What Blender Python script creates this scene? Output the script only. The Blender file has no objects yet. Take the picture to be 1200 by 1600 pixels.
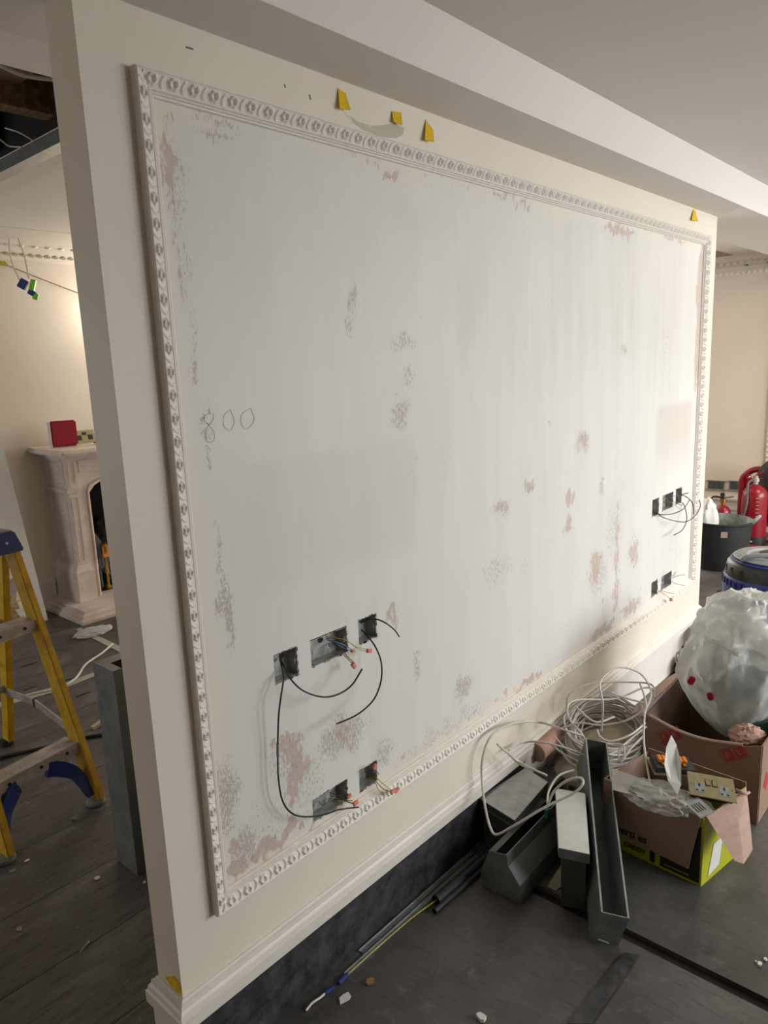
import bpy, math, random
from mathutils import Vector, Matrix, noise
import numpy as np
PI=math.pi
sc=bpy.context.scene
col=sc.collection
random.seed(7)
# ---------------------------------------------------------------- camera
cd=bpy.data.cameras.new('camera'); cam=bpy.data.objects.new('camera',cd); col.objects.link(cam)
right=Vector((0.664003,-0.746689,-0.039436)); up=-Vector((-0.174301,-0.103280,-0.979261)); fwd=Vector((0.727131,0.657106,-0.198727))
m=Matrix((( right.x,up.x,-fwd.x),(right.y,up.y,-fwd.y),(right.z,up.z,-fwd.z))).to_4x4()
m.translation=Vector((-0.683626,-1.270000,1.581510)); cam.matrix_world=m
cd.sensor_fit='VERTICAL'; cd.sensor_height=24.0; cd.lens=1138.875/1600*24.0; cd.clip_start=0.02
sc.camera=cam
# ---------------------------------------------------------------- view + world
sc.view_settings.view_transform='Standard'; sc.view_settings.look='None'
sc.view_settings.exposure=-0.08; sc.view_settings.gamma=1.0; sc.view_settings.use_curve_mapping=False
w=bpy.data.worlds.new('world'); sc.world=w; w.use_nodes=True
wb=w.node_tree.nodes['Background']; wb.inputs[0].default_value=(.75,.85,1,1); wb.inputs[1].default_value=1.0
# ---------------------------------------------------------------- lights
def area(name,loc,rot,sx,sy,power,color,spread=PI):
    l=bpy.data.lights.new(name,'AREA'); l.shape='RECTANGLE'; l.size=sx; l.size_y=sy
    l.energy=power; l.color=color; l.spread=spread
    o=bpy.data.objects.new(name,l); o.location=loc; o.rotation_euler=rot; col.objects.link(o); return o
DAY=(.94,.965,1.0)
# daylight through the three windows of the front wall (openings at y=-3.7, light just outside)
WINS=[(2.0,1.1),(3.7,1.4),(5.3,1.2)]     # centre x, width
WPOW=[50,104,80]
for (wx,ww),p in zip(WINS,WPOW):
    area('window_daylight',(wx,-4.02,1.62),(PI/2-.6,0,0),ww,1.3,p,DAY,2.5)
# daylight of the back room, from its windows on the right and on the left
area('back_room_daylight',(5.9,2.6,1.35),(0,PI/2,0),1.3,1.2,105,(1,.94,.88))
area('back_room_daylight',(-2.3,3.0,1.4),(0,-PI/2,0),1.3,1.2,26,(.86,.92,1))
# bare site lamp hung behind the wall, by the fireplace wall
sp=bpy.data.lights.new('site_lamp_light','POINT'); sp.energy=9; sp.color=(1,.9,.76); sp.shadow_soft_size=.05
so=bpy.data.objects.new('site_lamp_light',sp); so.location=(2.12,3.60,2.02); col.objects.link(so)
# ceiling lamp of the front room
sp=bpy.data.lights.new('right_room_lamp','AREA'); sp.shape='DISK'; sp.size=.35; sp.energy=34; sp.color=(1,.84,.64)
so=bpy.data.objects.new('right_room_lamp',sp); so.location=(4.9,-.9,2.33); col.objects.link(so)
# ---------------------------------------------------------------- materials
def new_mat(name):
    m=bpy.data.materials.new(name); m.use_nodes=True
    return m,m.node_tree,m.node_tree.nodes['Principled BSDF']
def N(nt,t,**k):
    n=nt.nodes.new(t)
    for a,b in k.items(): setattr(n,a,b)
    return n
def L(nt,a,b): nt.links.new(a,b)
def coords(nt,scale=(1,1,1)):
    tc=N(nt,'ShaderNodeTexCoord'); mp=N(nt,'ShaderNodeMapping'); mp.inputs['Scale'].default_value=scale
    L(nt,tc.outputs['Object'],mp.inputs[0]); return mp.outputs[0]
def nz(nt,vec,scale,detail=4,rough=.55):
    n=N(nt,'ShaderNodeTexNoise'); n.inputs['Scale'].default_value=scale; n.inputs['Detail'].default_value=detail
    n.inputs['Roughness'].default_value=rough; L(nt,vec,n.inputs['Vector']); return n.outputs['Fac']
def ramp(nt,fac,lo,hi,c0=(0,0,0,1),c1=(1,1,1,1)):
    r=N(nt,'ShaderNodeValToRGB'); r.color_ramp.elements[0].position=lo; r.color_ramp.elements[1].position=hi
    r.color_ramp.elements[0].color=c0; r.color_ramp.elements[1].color=c1; L(nt,fac,r.inputs[0]); return r.outputs[0]
def mix(nt,fac,a,b):
    n=N(nt,'ShaderNodeMix',data_type='RGBA')
    for i,v in ((0,fac),(6,a),(7,b)):
        if hasattr(v,'is_linked') or hasattr(v,'links'): L(nt,v,n.inputs[i])
        else: n.inputs[i].default_value=v if i==0 else ((*v,1) if len(v)==3 else v)
    return n.outputs[2]
def math_(nt,op,a,b):
    n=N(nt,'ShaderNodeMath',operation=op)
    for i,v in ((0,a),(1,b)):
        if hasattr(v,'links'): L(nt,v,n.inputs[i])
        else: n.inputs[i].default_value=v
    return n.outputs[0]
def bump(nt,bsdf,h,strength=.3,dist=.002):
    b=N(nt,'ShaderNodeBump'); b.inputs['Strength'].default_value=strength; b.inputs['Distance'].default_value=dist
    L(nt,h,b.inputs['Height']); L(nt,b.outputs[0],bsdf.inputs['Normal'])
def S(c):   # sRGB 0-255 -> linear
    return tuple(((v/255)/12.92 if v/255<=.04045 else ((v/255+.055)/1.055)**2.4) for v in c)
def mat(name,c,rough=.6,metal=0,var=.12,vs=12,stretch=(1,1,1),bmp=.15,bs=60,c2=None,spec=.5,bd=.001):
    m,nt,b=new_mat(name); v=coords(nt,stretch)
    c=S(c); c2=S(c2) if c2 else tuple(x*(1-var*2.2) for x in c)
    f=ramp(nt,nz(nt,v,vs,6,.62),.35,.7)
    L(nt,mix(nt,f,c,c2),b.inputs['Base Color'])
    b.inputs['Roughness'].default_value=rough; b.inputs['Metallic'].default_value=metal
    b.inputs['Specular IOR Level'].default_value=spec
    if bmp: bump(nt,b,nz(nt,v,bs,3),bmp,bd)
    return m
MT={}
MT['paint']=mat('cream_emulsion_paint',(226,217,203),.55,var=.02,vs=3,bmp=.08,bs=35)
MT['ceil']=mat('white_ceiling_paint',(222,216,206),.7,var=.015,vs=2,bmp=.05)
MT['beam']=mat('beam_paint',(228,222,213),.6,var=.015,vs=2,bmp=.05)
MT['backwall']=mat('warm_wall_paint',(224,213,198),.6,var=.03,vs=2,bmp=.05)
MT['trim']=mat('cream_moulding_plaster',(225,217,204),.45,var=.04,vs=60,bmp=.15,bs=200)
MT['skirt']=mat('cream_gloss_skirting',(224,217,206),.38,var=.04,vs=9,bmp=.08)
MT['plinth']=mat('black_bitumen_board',(26,26,28),.5,c2=(70,69,70),vs=19,bmp=.9,bs=40,bd=.003)
MT['galv']=mat('galvanised_steel',(176,180,180),.32,metal=.75,var=.14,vs=22,bmp=.05)
MT['galvdull']=mat('dull_galvanised_steel',(136,139,138),.42,metal=.4,var=.2,vs=14,stretch=(1,1,1),bmp=.05)
MT['galvdark']=mat('dark_galvanised_steel',(94,97,96),.42,metal=.6,var=.14,vs=6,bmp=.04)  # dark tone also paints the shade inside and beneath the ducts
MT['whitepl']=mat('white_reflection_steel',(205,205,200),.3,metal=.35,var=.05,vs=30,bmp=.05)  # white of the window reflection on the short duct's top
MT['box']=mat('zinc_box_metal',(182,182,178),.45,metal=.25,c2=(128,130,128),vs=45,bmp=.4,bs=90)
MT['plast']=mat('rough_cut_plaster',(170,166,158),.9,c2=(110,106,100),vs=80,bmp=1,bs=150,bd=.004)
MT['blackcab']=mat('black_cable_sheath',(24,26,34),.35,var=.1,bmp=0)
MT['whitecab']=mat('white_cable_sheath',(205,199,188),.42,var=.08,vs=20,bmp=0)
MT['greycab']=mat('grey_cable_sheath',(98,100,104),.5,bmp=0)
MT['brown']=mat('brown_wire',(120,72,44),.4,bmp=0)
MT['blue']=mat('blue_wire',(70,120,175),.4,bmp=0)
MT['gy']=mat('yellow_green_wire',(196,170,32),.4,c2=(96,130,30),vs=60,bmp=0)
MT['orangeclip']=mat('orange_lever_connector',(205,92,62),.35,var=.1,bmp=0)
MT['clearclip']=mat('clear_connector_body',(216,130,104),.2,var=.05,bmp=0)
MT['yellowtape']=mat('yellow_masking_tape',(232,196,22),.55,c2=(205,160,15),vs=60,bmp=.3)
MT['greentape']=mat('green_tape',(62,140,34),.5,bmp=.2)
MT['cream_tape']=mat('pale_masking_tape',(168,168,150),.6,var=.1,bmp=.2)
MT['ladder']=mat('yellow_fibreglass',(212,168,10),.5,c2=(168,128,16),vs=14,bmp=.15)
MT['bluepl']=mat('blue_plastic',(28,52,128),.4,c2=(20,38,96),vs=22,bmp=.1)
MT['alu']=mat('scuffed_aluminium',(196,188,182),.45,metal=.35,c2=(158,148,140),vs=22,bmp=.1)
MT['foot']=mat('grey_rubber',(120,122,122),.8,bmp=.2)
MT['marble']=mat('cream_stone',(222,208,196),.45,c2=(196,180,166),vs=7,bmp=.12)
MT['soot']=mat('sooty_firebox',(26,22,20),.95,c2=(52,42,36),vs=14,bmp=1,bs=20,bd=.01)
MT['brass']=mat('brushed_brass',(190,150,70),.3,metal=.9,var=.1,bmp=.05)
MT['brassplate']=mat('satin_brass_plate',(176,164,128),.32,metal=.75,var=.08,vs=60,bmp=.03)
MT['red']=mat('red_enamel',(138,16,32),.3,var=.08,bmp=0)
MT['redbox']=mat('crimson_card',(160,20,46),.6,var=.08,vs=30,bmp=.1)
MT['white']=mat('white_paper',(216,213,208),.7,var=.04,bmp=.1)
MT['black']=mat('black_plastic',(26,27,29),.5,c2=(44,45,47),vs=20,bmp=.15)
MT['rubber']=mat('black_rubber_tub',(26,28,28),.7,c2=(44,47,45),vs=9,bmp=.2)
MT['greytub']=mat('dusty_tub_inside',(110,122,116),.8,c2=(160,168,160),vs=30,bmp=.3)
MT['card']=mat('brown_cardboard',(146,118,99),.85,var=.07,vs=5,stretch=(1,1,1),bmp=.3,bs=90)
MT['cardlight']=mat('torn_inner_cardboard',(182,152,135),.9,var=.07,vs=20,stretch=(1,1,6),bmp=.6,bs=60)
MT['lime']=mat('lime_printed_card',(176,176,24),.5,var=.04,bmp=.05)
MT['ink']=mat('black_print',(28,30,24),.5,bmp=0)
MT['redink']=mat('red_print',(172,52,56),.7,var=.05,bmp=.05)
MT['wood']=mat('raw_timber',(160,122,80),.8,c2=(104,74,46),vs=8,stretch=(1,8,8),bmp=.4)
MT['woodpale']=mat('pale_timber',(196,170,140),.75,c2=(160,134,104),vs=8,stretch=(1,8,8),bmp=.3)
MT['joist']=mat('old_joist_timber',(150,116,76),.9,c2=(58,42,28),vs=6,stretch=(6,1,6),bmp=.6)
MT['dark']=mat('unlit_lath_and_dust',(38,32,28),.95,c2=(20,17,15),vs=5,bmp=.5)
MT['bluelid']=mat('pale_blue_plastic',(110,150,178),.4,bmp=.05)
MT['orange']=mat('orange_plastic',(226,134,28),.4,bmp=0)
MT['graypad']=mat('grey_plastic',(140,144,146),.45,bmp=.05)
MT['greenpl']=mat('green_plastic',(22,110,80),.5,bmp=.05)
MT['bluegr']=mat('teal_rubber_grip',(60,130,130),.5,bmp=.05)
MT['clothgreen']=mat('dark_green_cloth',(58,88,76),.9,c2=(38,62,54),vs=12,bmp=.4)
MT['sack']=mat('cream_dust_sheet',(176,164,142),.8,c2=(140,128,108),vs=8,bmp=.4,bs=25)
MT['pinkfoam']=mat('pink_foam_wrap',(186,146,128),.8,var=.1,bmp=.4)
MT['pencil']=mat('pencil_line',(158,156,156),.8,bmp=0)
def glassy(name,c,alpha,rough=.25,trans=.35):
    m,nt,b=new_mat(name); v=coords(nt)
    b.inputs['Base Color'].default_value=(*S(c),1); b.inputs['Roughness'].default_value=rough
    b.inputs['Alpha'].default_value=alpha; b.inputs['Specular IOR Level'].default_value=.8
    b.inputs['Transmission Weight'].default_value=trans
    bump(nt,b,nz(nt,v,18,3),.25,.01)
    return m
def film(name,c,tr):
    m=bpy.data.materials.new(name); m.use_nodes=True; nt=m.node_tree; nt.nodes.remove(nt.nodes['Principled BSDF']); out=nt.nodes['Material Output']
    v=coords(nt); bp_=N(nt,'ShaderNodeBump'); bp_.inputs['Strength'].default_value=.16; bp_.inputs['Distance'].default_value=.012; L(nt,nz(nt,v,14,4,.6),bp_.inputs['Height'])
    t=N(nt,'ShaderNodeBsdfTransparent'); t.inputs[0].default_value=(.93,.94,.93,1)
    tl=N(nt,'ShaderNodeBsdfTranslucent'); tl.inputs[0].default_value=(*S(c),1)
    df=N(nt,'ShaderNodeBsdfDiffuse'); df.inputs[0].default_value=(*S(c),1)
    gl=N(nt,'ShaderNodeBsdfGlossy'); gl.inputs['Roughness'].default_value=.3
    for n in (tl,df,gl): L(nt,bp_.outputs[0],n.inputs['Normal'])
    def mx(f,x,y):
        n=N(nt,'ShaderNodeMixShader')
        if hasattr(f,'links'): L(nt,f,n.inputs[0])
        else: n.inputs[0].default_value=f
        L(nt,x,n.inputs[1]); L(nt,y,n.inputs[2]); return n.outputs[0]
    lw=N(nt,'ShaderNodeLayerWeight'); lw.inputs[0].default_value=.35; L(nt,bp_.outputs[0],lw.inputs['Normal'])
    milk=mx(.45,df.outputs[0],tl.outputs[0])
    body=mx(math_(nt,'ADD',math_(nt,'MULTIPLY',lw.outputs['Facing'],.9),tr),t.outputs[0],milk)
    g=mx(math_(nt,'ADD',math_(nt,'MULTIPLY',lw.outputs['Fresnel'],.35),.04),body,gl.outputs[0])
    L(nt,g,out.inputs[0]); return m
MT['film']=film('clear_polythene_film',(238,237,232),.34)
MT['filmthin']=film('thin_polythene_film',(226,222,212),.22)
MT['filmfaint']=film('faint_film',(200,190,172),.12)
MT['bottle']=glassy('clear_bottle_plastic',(190,205,220),.5,.08,.3)
# floor ---------------------------------------------------------------
def floor_mat():
    m,nt,b=new_mat('worn_dark_floor_boards'); g=coords(nt,(1.6,11,1)); g2=coords(nt,(1,1,1)); g3=coords(nt,(6,60,1))
    a=nz(nt,g,3.0,9,.72); s=nz(nt,g2,3.1,7,.66); f=nz(nt,g3,1.5,6,.7)
    c=mix(nt,ramp(nt,a,.3,.72),S((60,55,53)),S((100,94,91)))
    c=mix(nt,math_(nt,'MULTIPLY',ramp(nt,s,.5,.72),.55),c,S((124,120,118)))
    c=mix(nt,math_(nt,'MULTIPLY',ramp(nt,f,.52,.66),.5),c,S((44,40,38)))
    d=nz(nt,g2,26,5,.7)
    c=mix(nt,math_(nt,'MULTIPLY',ramp(nt,d,.64,.72),.45),c,S((168,160,150)))
    L(nt,c,b.inputs['Base Color']); b.inputs['Roughness'].default_value=.55
    b.inputs['Specular IOR Level'].default_value=.35
    L(nt,ramp(nt,s,.3,.8,(.36,.36,.36,1),(.62,.62,.62,1)),b.inputs['Roughness'])
    bump(nt,b,f,.35,.003); return m
MT['floor']=floor_mat()
def slate_mat():
    m,nt,b=new_mat('scuffed_grey_sheet_floor'); g2=coords(nt,(1,1,1)); g3=coords(nt,(50,5,1))
    s=nz(nt,g2,2.4,8,.68); f=nz(nt,g3,2.0,6,.7); d=nz(nt,g2,17,6,.75)
    c=mix(nt,ramp(nt,s,.3,.72),S((52,50,49)),S((98,95,92)))
    c=mix(nt,math_(nt,'MULTIPLY',ramp(nt,d,.55,.72),.5),c,S((116,110,105)))
    c=mix(nt,math_(nt,'MULTIPLY',ramp(nt,f,.54,.64),.5),c,S((40,38,38)))
    L(nt,c,b.inputs['Base Color'])
    L(nt,ramp(nt,s,.3,.8,(.33,.33,.33,1),(.6,.6,.6,1)),b.inputs['Roughness'])
    bump(nt,b,d,.25,.002); return m
MT['slate']=slate_mat()
# plastered panel: attributes (pink, grey, tone, inside) hold where the wear is, nodes give its grain
def N_map(nt,sc_): return coords(nt,sc_)
def panel_mat():
    m,nt,b=new_mat('patched_plaster_wall'); v=coords(nt,(1,1,1)); vs=coords(nt,(8,1,.9)); fine=coords(nt,(3.0,1,1))
    def attr(n):
        a=N(nt,'ShaderNodeAttribute'); a.attribute_name=n; return a.outputs['Fac']
    inside=attr('inside')
    cream=mix(nt,ramp(nt,nz(nt,v,2.0,5,.6),.3,.7),S((227,218,201)),S((221,211,193)))
    st=nz(nt,vs,1.6,6,.6); cl=nz(nt,v,1.3,5,.6)
    pl=mix(nt,ramp(nt,st,.25,.8),S((221,219,211)),S((210,207,199)))
    pl=mix(nt,math_(nt,'MULTIPLY',ramp(nt,cl,.35,.75),.5),pl,S((222,219,212)))
    pl=mix(nt,math_(nt,'MULTIPLY',attr('tone'),.8),pl,S((196,182,166)))
    gs=math_(nt,'MULTIPLY',attr('smear'),ramp(nt,nz(nt,vs,1.5,5,.6),.3,.75))
    pl=mix(nt,math_(nt,'MULTIPLY',gs,.38),pl,S((176,170,162)))
    pl=mix(nt,inside,cream,pl)
    # grey speckle where filler has worn off
    n1=math_(nt,'MULTIPLY_ADD',nz(nt,fine,75,6,.8),1.5); n1.node.inputs[2].default_value=-.25
    gm=ramp(nt,math_(nt,'ADD',n1,math_(nt,'MULTIPLY',attr('grey'),.40)),.80,.87)
    pl=mix(nt,math_(nt,'MULTIPLY',gm,.55),pl,S((146,128,120)))
    # pink bare plaster
    n2=math_(nt,'MULTIPLY_ADD',nz(nt,N_map(nt,(2.2,1,.7)),30,10,.8),1.7); n2.node.inputs[2].default_value=-.35
    pm=ramp(nt,math_(nt,'ADD',n2,math_(nt,'MULTIPLY',attr('pink'),.52)),.80,.86)
    pk=mix(nt,ramp(nt,nz(nt,v,60,4,.6),.3,.7),S((196,170,156)),S((172,144,131)))
    pl=mix(nt,math_(nt,'MULTIPLY',pm,.68),pl,pk)
    L(nt,pl,b.inputs['Base Color'])
    b.inputs['Roughness'].default_value=.5; b.inputs['Specular IOR Level'].default_value=.4
    h=math_(nt,'SUBTRACT',math_(nt,'MULTIPLY',nz(nt,v,5,4),.6),math_(nt,'MULTIPLY',pm,.12))
    bump(nt,b,h,.35,.006); return m
MT['panel']=panel_mat()
# ---------------------------------------------------------------- mesh builder
def V(*a): return Vector(a[0]) if len(a)==1 else Vector(a)
class MB:
    def __init__(s): s.v=[]; s.f=[]
    def add(s,vs,fs):
        o=len(s.v); s.v+= [Vector(p) for p in vs]; s.f+= [tuple(i+o for i in f) for f in fs]; return s
    def hexa(s,b,t):   # 4 bottom, 4 top points
        return s.add(list(b)+list(t),[(3,2,1,0),(4,5,6,7),(0,1,5,4),(1,2,6,5),(2,3,7,6),(3,0,4,7)])
    def box(s,x0,x1,y0,y1,z0,z1):
        return s.hexa([(x0,y0,z0),(x1,y0,z0),(x1,y1,z0),(x0,y1,z0)],[(x0,y0,z1),(x1,y0,z1),(x1,y1,z1),(x0,y1,z1)])
    def rbox(s,c,size,M=None):
        M=M or Matrix.Identity(3); c=Vector(c); a,b_,d=[x/2 for x in size]
        P=[c+M@Vector(q) for q in ((-a,-b_,-d),(a,-b_,-d),(a,b_,-d),(-a,b_,-d),(-a,-b_,d),(a,-b_,d),(a,b_,d),(-a,b_,d))]
        return s.hexa(P[:4],P[4:])
    def bar(s,p,q,wd,ht,side=(0,0,1)):  # rectangular bar p->q
        p=Vector(p);q=Vector(q);d=(q-p).normalized();n=Vector(side);u=d.cross(n).normalized();n=u.cross(d).normalized()
        u*=wd/2;n*=ht/2
        return s.hexa([p-u-n,p+u-n,p+u+n,p-u+n],[q-u-n,q+u-n,q+u+n,q-u+n])
    def prism(s,poly,off):
        off=Vector(off); n=len(poly); P=[Vector(p) for p in poly]
        return s.add(P+[p+off for p in P],[tuple(range(n-1,-1,-1)),tuple(range(n,2*n))]+[(i,(i+1)%n,(i+1)%n+n,i+n) for i in range(n)])
    def sheet(s,poly,t):   # planar polygon with thickness t along its normal
        P=[Vector(p) for p in poly]; n=(P[1]-P[0]).cross(P[2]-P[0]).normalized(); return s.prism([p-n*t/2 for p in P],n*t)
    def grid(s,P,nu,nv):
        return s.add(P,[(j*nu+i,j*nu+i+1,(j+1)*nu+i+1,(j+1)*nu+i) for j in range(nv-1) for i in range(nu-1)])
    def tube(s,pts,r,seg=8,smooth=5,closed=False,cap=True,rs=None):
        P=[Vector(p) for p in pts]
        if smooth>1: P=cat(P,smooth,closed)
        n=len(P); base=len(s.v); prev=None
        for i in range(n):
            a=P[(i-1)%n] if (closed or i>0) else P[i]; b=P[(i+1)%n] if (closed or i<n-1) else P[i]
            t=(b-a); t=t.normalized() if t.length>1e-9 else Vector((0,0,1))
            if prev is None:
                u=t.orthogonal().normalized()
            else:
                u=(prev-t*prev.dot(t)); u=u.normalized() if u.length>1e-9 else t.orthogonal().normalized()
            prev=u; w_=t.cross(u); rr=r if rs is None else rs(i/(n-1))
            s.v+=[P[i]+u*math.cos(2*PI*k/seg)*rr+w_*math.sin(2*PI*k/seg)*rr for k in range(seg)]
        m=n if closed else n-1
        for i in range(m):
            for k in range(seg):
                a=base+i*seg; b=base+((i+1)%n)*seg; s.f.append((a+k,a+(k+1)%seg,b+(k+1)%seg,b+k))
        if cap and not closed:
            s.f.append(tuple(base+k for k in range(seg-1,-1,-1))); s.f.append(tuple(base+(n-1)*seg+k for k in range(seg)))
        return s
    def lathe(s,prof,c,seg=28,M=None,caps=True):
        M=M or Matrix.Identity(3); c=Vector(c); base=len(s.v); n=len(prof)
        for r,z in prof:
            s.v+=[c+M@Vector((r*math.cos(2*PI*k/seg),r*math.sin(2*PI*k/seg),z)) for k in range(seg)]
        for i in range(n-1):
            for k in range(seg):
                a=base+i*seg;b=a+seg; s.f.append((a+k,a+(k+1)%seg,b+(k+1)%seg,b+k))
        if caps and prof[0][0]>1e-4: s.f.append(tuple(base+k for k in range(seg-1,-1,-1)))
        if caps and prof[-1][0]>1e-4: s.f.append(tuple(base+(n-1)*seg+k for k in range(seg)))
        return s
def cat(P,k,closed=False):
    n=len(P); out=[]
    for i in range(n if closed else n-1):
        p0=P[(i-1)%n] if (closed or i>0) else P[i]*2-P[i+1]; p1=P[i]; p2=P[(i+1)%n]
        p3=P[(i+2)%n] if (closed or i<n-2) else p2*2-p1
        for j in range(k):
            t=j/k; out.append(.5*((2*p1)+(p2-p0)*t+(2*p0-5*p1+4*p2-p3)*t*t+(3*p1-p0-3*p2+p3)*t**3))
    if not closed: out.append(P[-1])
    return out
def tag(o,label=None,cat_=None,group=None,kind=None):
    if label: o['label']=label
    if cat_: o['category']=cat_
    if group: o['group']=group
    if kind: o['kind']=kind
    return o
def empty(name,loc,label=None,cat_=None,group=None,kind=None):
    o=bpy.data.objects.new(name,None); o.empty_display_size=.1; o.location=loc; col.objects.link(o)
    o['_w']=list(loc); return tag(o,label,cat_,group,kind)
def obj(name,mb,m,parent=None,smooth=False,bev=0,label=None,cat_=None,group=None,kind=None,origin=None):
    xs=[p.x for p in mb.v];ys=[p.y for p in mb.v];zs=[p.z for p in mb.v]
    og=Vector(origin) if origin is not None else Vector(((min(xs)+max(xs))/2,(min(ys)+max(ys))/2,min(zs)))
    me=bpy.data.meshes.new(name); me.from_pydata([p-og for p in mb.v],[],mb.f); me.update()
    import bmesh as bm_
    b=bm_.new(); b.from_mesh(me); bm_.ops.recalc_face_normals(b,faces=b.faces)
    if bev: bm_.ops.bevel(b,geom=[e for e in b.edges if len(e.link_faces)==2 and e.calc_face_angle(0)>.5],offset=bev,segments=2,affect='EDGES',clamp_overlap=True)
    b.to_mesh(me); b.free()
    if smooth:
        for p in me.polygons: p.use_smooth=True
        try: me.set_sharp_from_angle(angle=math.radians(38))
        except Exception: pass
    me.materials.append(MT[m] if isinstance(m,str) else m)
    o=bpy.data.objects.new(name,me); col.objects.link(o)
    pw=Vector(parent['_w']) if parent is not None else Vector((0,0,0))
    o.location=og-pw; o['_w']=list(og)
    if parent is not None: o.parent=parent
    return tag(o,label,cat_,group,kind)
def rotz(a): return Matrix.Rotation(a,3,'Z')
def rotx(a): return Matrix.Rotation(a,3,'X')
def roty(a): return Matrix.Rotation(a,3,'Y')
def text(name,s_,size,c,xdir,ydir,m,parent,ext=.0004,bold=0):
    cu=bpy.data.curves.new(name,'FONT'); cu.body=s_; cu.size=size; cu.extrude=ext; cu.offset=bold
    t=bpy.data.objects.new(name,cu); col.objects.link(t); dg=bpy.context.evaluated_depsgraph_get()
    me=bpy.data.meshes.new_from_object(t.evaluated_get(dg)); col.objects.unlink(t); bpy.data.objects.remove(t)
    x=Vector(xdir).normalized(); y=Vector(ydir); y=(y-x*y.dot(x)).normalized(); z=x.cross(y)
    mb=MB(); mb.add([Vector(c)+x*v.co.x+y*v.co.y+z*v.co.z for v in me.vertices],[tuple(p.vertices) for p in me.polygons])
    return obj(name,mb,m,parent)
# ================================================================= SETTING
LW=3.231; TH=.098; ZB=2.22; ZC=2.36; ZK=2.44; YB=3.83; XR=6.2; YF=-3.7; XL=-2.6
# floor: slab plus the laid sheets and boards
fl=obj('floor',MB().box(XL,XR,YF,YB+.25,-.12,-.012),'dark',kind='structure')
def fpiece(name,x0,x1,y0,y1,m,z=0,g=.0025):
    o=obj(name,MB().box(x0+g,x1-g,y0+g,y1-g,-.012,z),m,fl)
    return o
# front room: large grey sheets with the wide open joint at x=1.03
fpiece('floor_sheet',-1.4,1.018,YF,-1.15,'slate'); fpiece('floor_sheet',-1.4,1.018,-1.15,.0,'slate')
fpiece('floor_sheet',1.05,2.27,YF,-1.3,'slate',.003); fpiece('floor_sheet',1.05,2.27,-1.3,0.0,'slate',.003)
fpiece('floor_sheet',2.27,3.5,YF,-.9,'slate'); fpiece('floor_sheet',2.27,3.5,-.9,0.0,'slate')
fpiece('floor_sheet',3.5,4.9,YF,.9,'slate'); fpiece('floor_sheet',4.9,XR,YF,.9,'slate')
fpiece('floor_sheet',XL,-1.4,YF,.0,'slate')
# back room: boards running away from the camera along the wall
for k in range(13):
    y0=0.0+k*.295
    j=[XL,-.9+.7*((k*37)%10)/10,1.0+.8*((k*53)%10)/10,3.1+.6*((k*29)%10)/10 if k>2 else 3.5]
    if k>2: j.append(XR)
    for a,b_ in zip(j[:-1],j[1:]): fpiece('floor_board',a,b_,y0,y0+.295,'floor',g=.0012)
# outer walls
def wall_with_holes(name,axis,pos,th,a0,a1,z0,z1,holes,m):
    mb=MB(); hs=sorted(holes); cur=a0
    def bx(s0,s1,q0,q1):
        if axis=='y': mb.box(s0,s1,pos,pos+th,q0,q1)
        else: mb.box(pos,pos+th,s0,s1,q0,q1)
    for c0,c1,h0,h1 in hs:
        bx(cur,c0,z0,z1); bx(c0,c1,z0,h0); bx(c0,c1,h1,z1); cur=c1
    bx(cur,a1,z0,z1); return obj(name,mb,m,kind='structure')
wall_with_holes('wall_front','y',YF-.2,.2,XL,XR,-.01,2.6,[(c-w_/2,c+w_/2,.68,2.08) for c,w_ in WINS],'paint')
for i,(c,w_) in enumerate(WINS):
    fr=obj('window_%d'%(i+1),MB().box(c-w_/2,c+w_/2,YF-.08,YF-.02,.68,.73).box(c-w_/2,c+w_/2,YF-.08,YF-.02,2.03,2.08)
        .box(c-w_/2,c-w_/2+.05,YF-.08,YF-.02,.73,2.03).box(c+w_/2-.05,c+w_/2,YF-.08,YF-.02,.73,2.03).box(c-.02,c+.02,YF-.075,YF-.025,.73,2.03),'skirt',kind='structure')
obj('wall_left',MB().box(XL-.1,XL,YF,YB+.2,-.01,2.8),'backwall',kind='structure')
obj('wall_right',MB().box(XR,XR+.1,YF,YB+.2,-.01,2.8),'backwall',kind='structure')
obj('wall_back',MB().box(XL,1.62,YB,YB+.1,-.01,2.9).box(2.22,XR,YB,YB+.1,-.01,2.9).box(1.62,2.22,YB,YB+.1,.86,2.9).box(1.55,2.3,YB+.28,YB+.3,0,1),'backwall',kind='structure')
# ceilings and the boxed beam over the wall
YV=.775
obj('ceiling',MB().box(XL,XR,YF,-.167,ZC,ZC+.1),'ceil',kind='structure')
obj('trim_1',MB().box(XL,XR,-.167,.25,ZB,ZC+.1),'beam',kind='structure',label='boxed beam over the patched wall')
mbc=MB().box(XL,XR,.25,YV,ZC,ZC+.09)
obj('ceiling.001',mbc,'ceil',kind='structure')
XV=.655
obj('ceiling.002',MB().box(XV+.15,XR,YV,YB,ZK,ZK+.1).box(XL,XV+.15,3.0,YB,ZK,ZK+.1).box(XL,-1.6,YV,3.0,ZK,ZK+.1),'ceil',kind='structure')
# plasterboard edge strips along the opening
st=obj('trim_2',MB().box(XV+.052,XV+.092,YV,3.0,ZK-.045,ZK+.02).box(XV+.10,XV+.15,YV,3.0,ZK-.03,ZK+.02),'ceil',kind='structure')
# dark void above
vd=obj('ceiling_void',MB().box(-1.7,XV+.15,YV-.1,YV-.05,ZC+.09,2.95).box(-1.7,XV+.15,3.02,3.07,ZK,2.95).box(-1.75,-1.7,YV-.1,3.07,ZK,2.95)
   .box(XV+.15,XV+.2,YV-.1,3.07,ZK+.1,2.95).box(-1.75,XV+.2,YV-.1,3.07,2.9,2.95),'dark',kind='structure')
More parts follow.
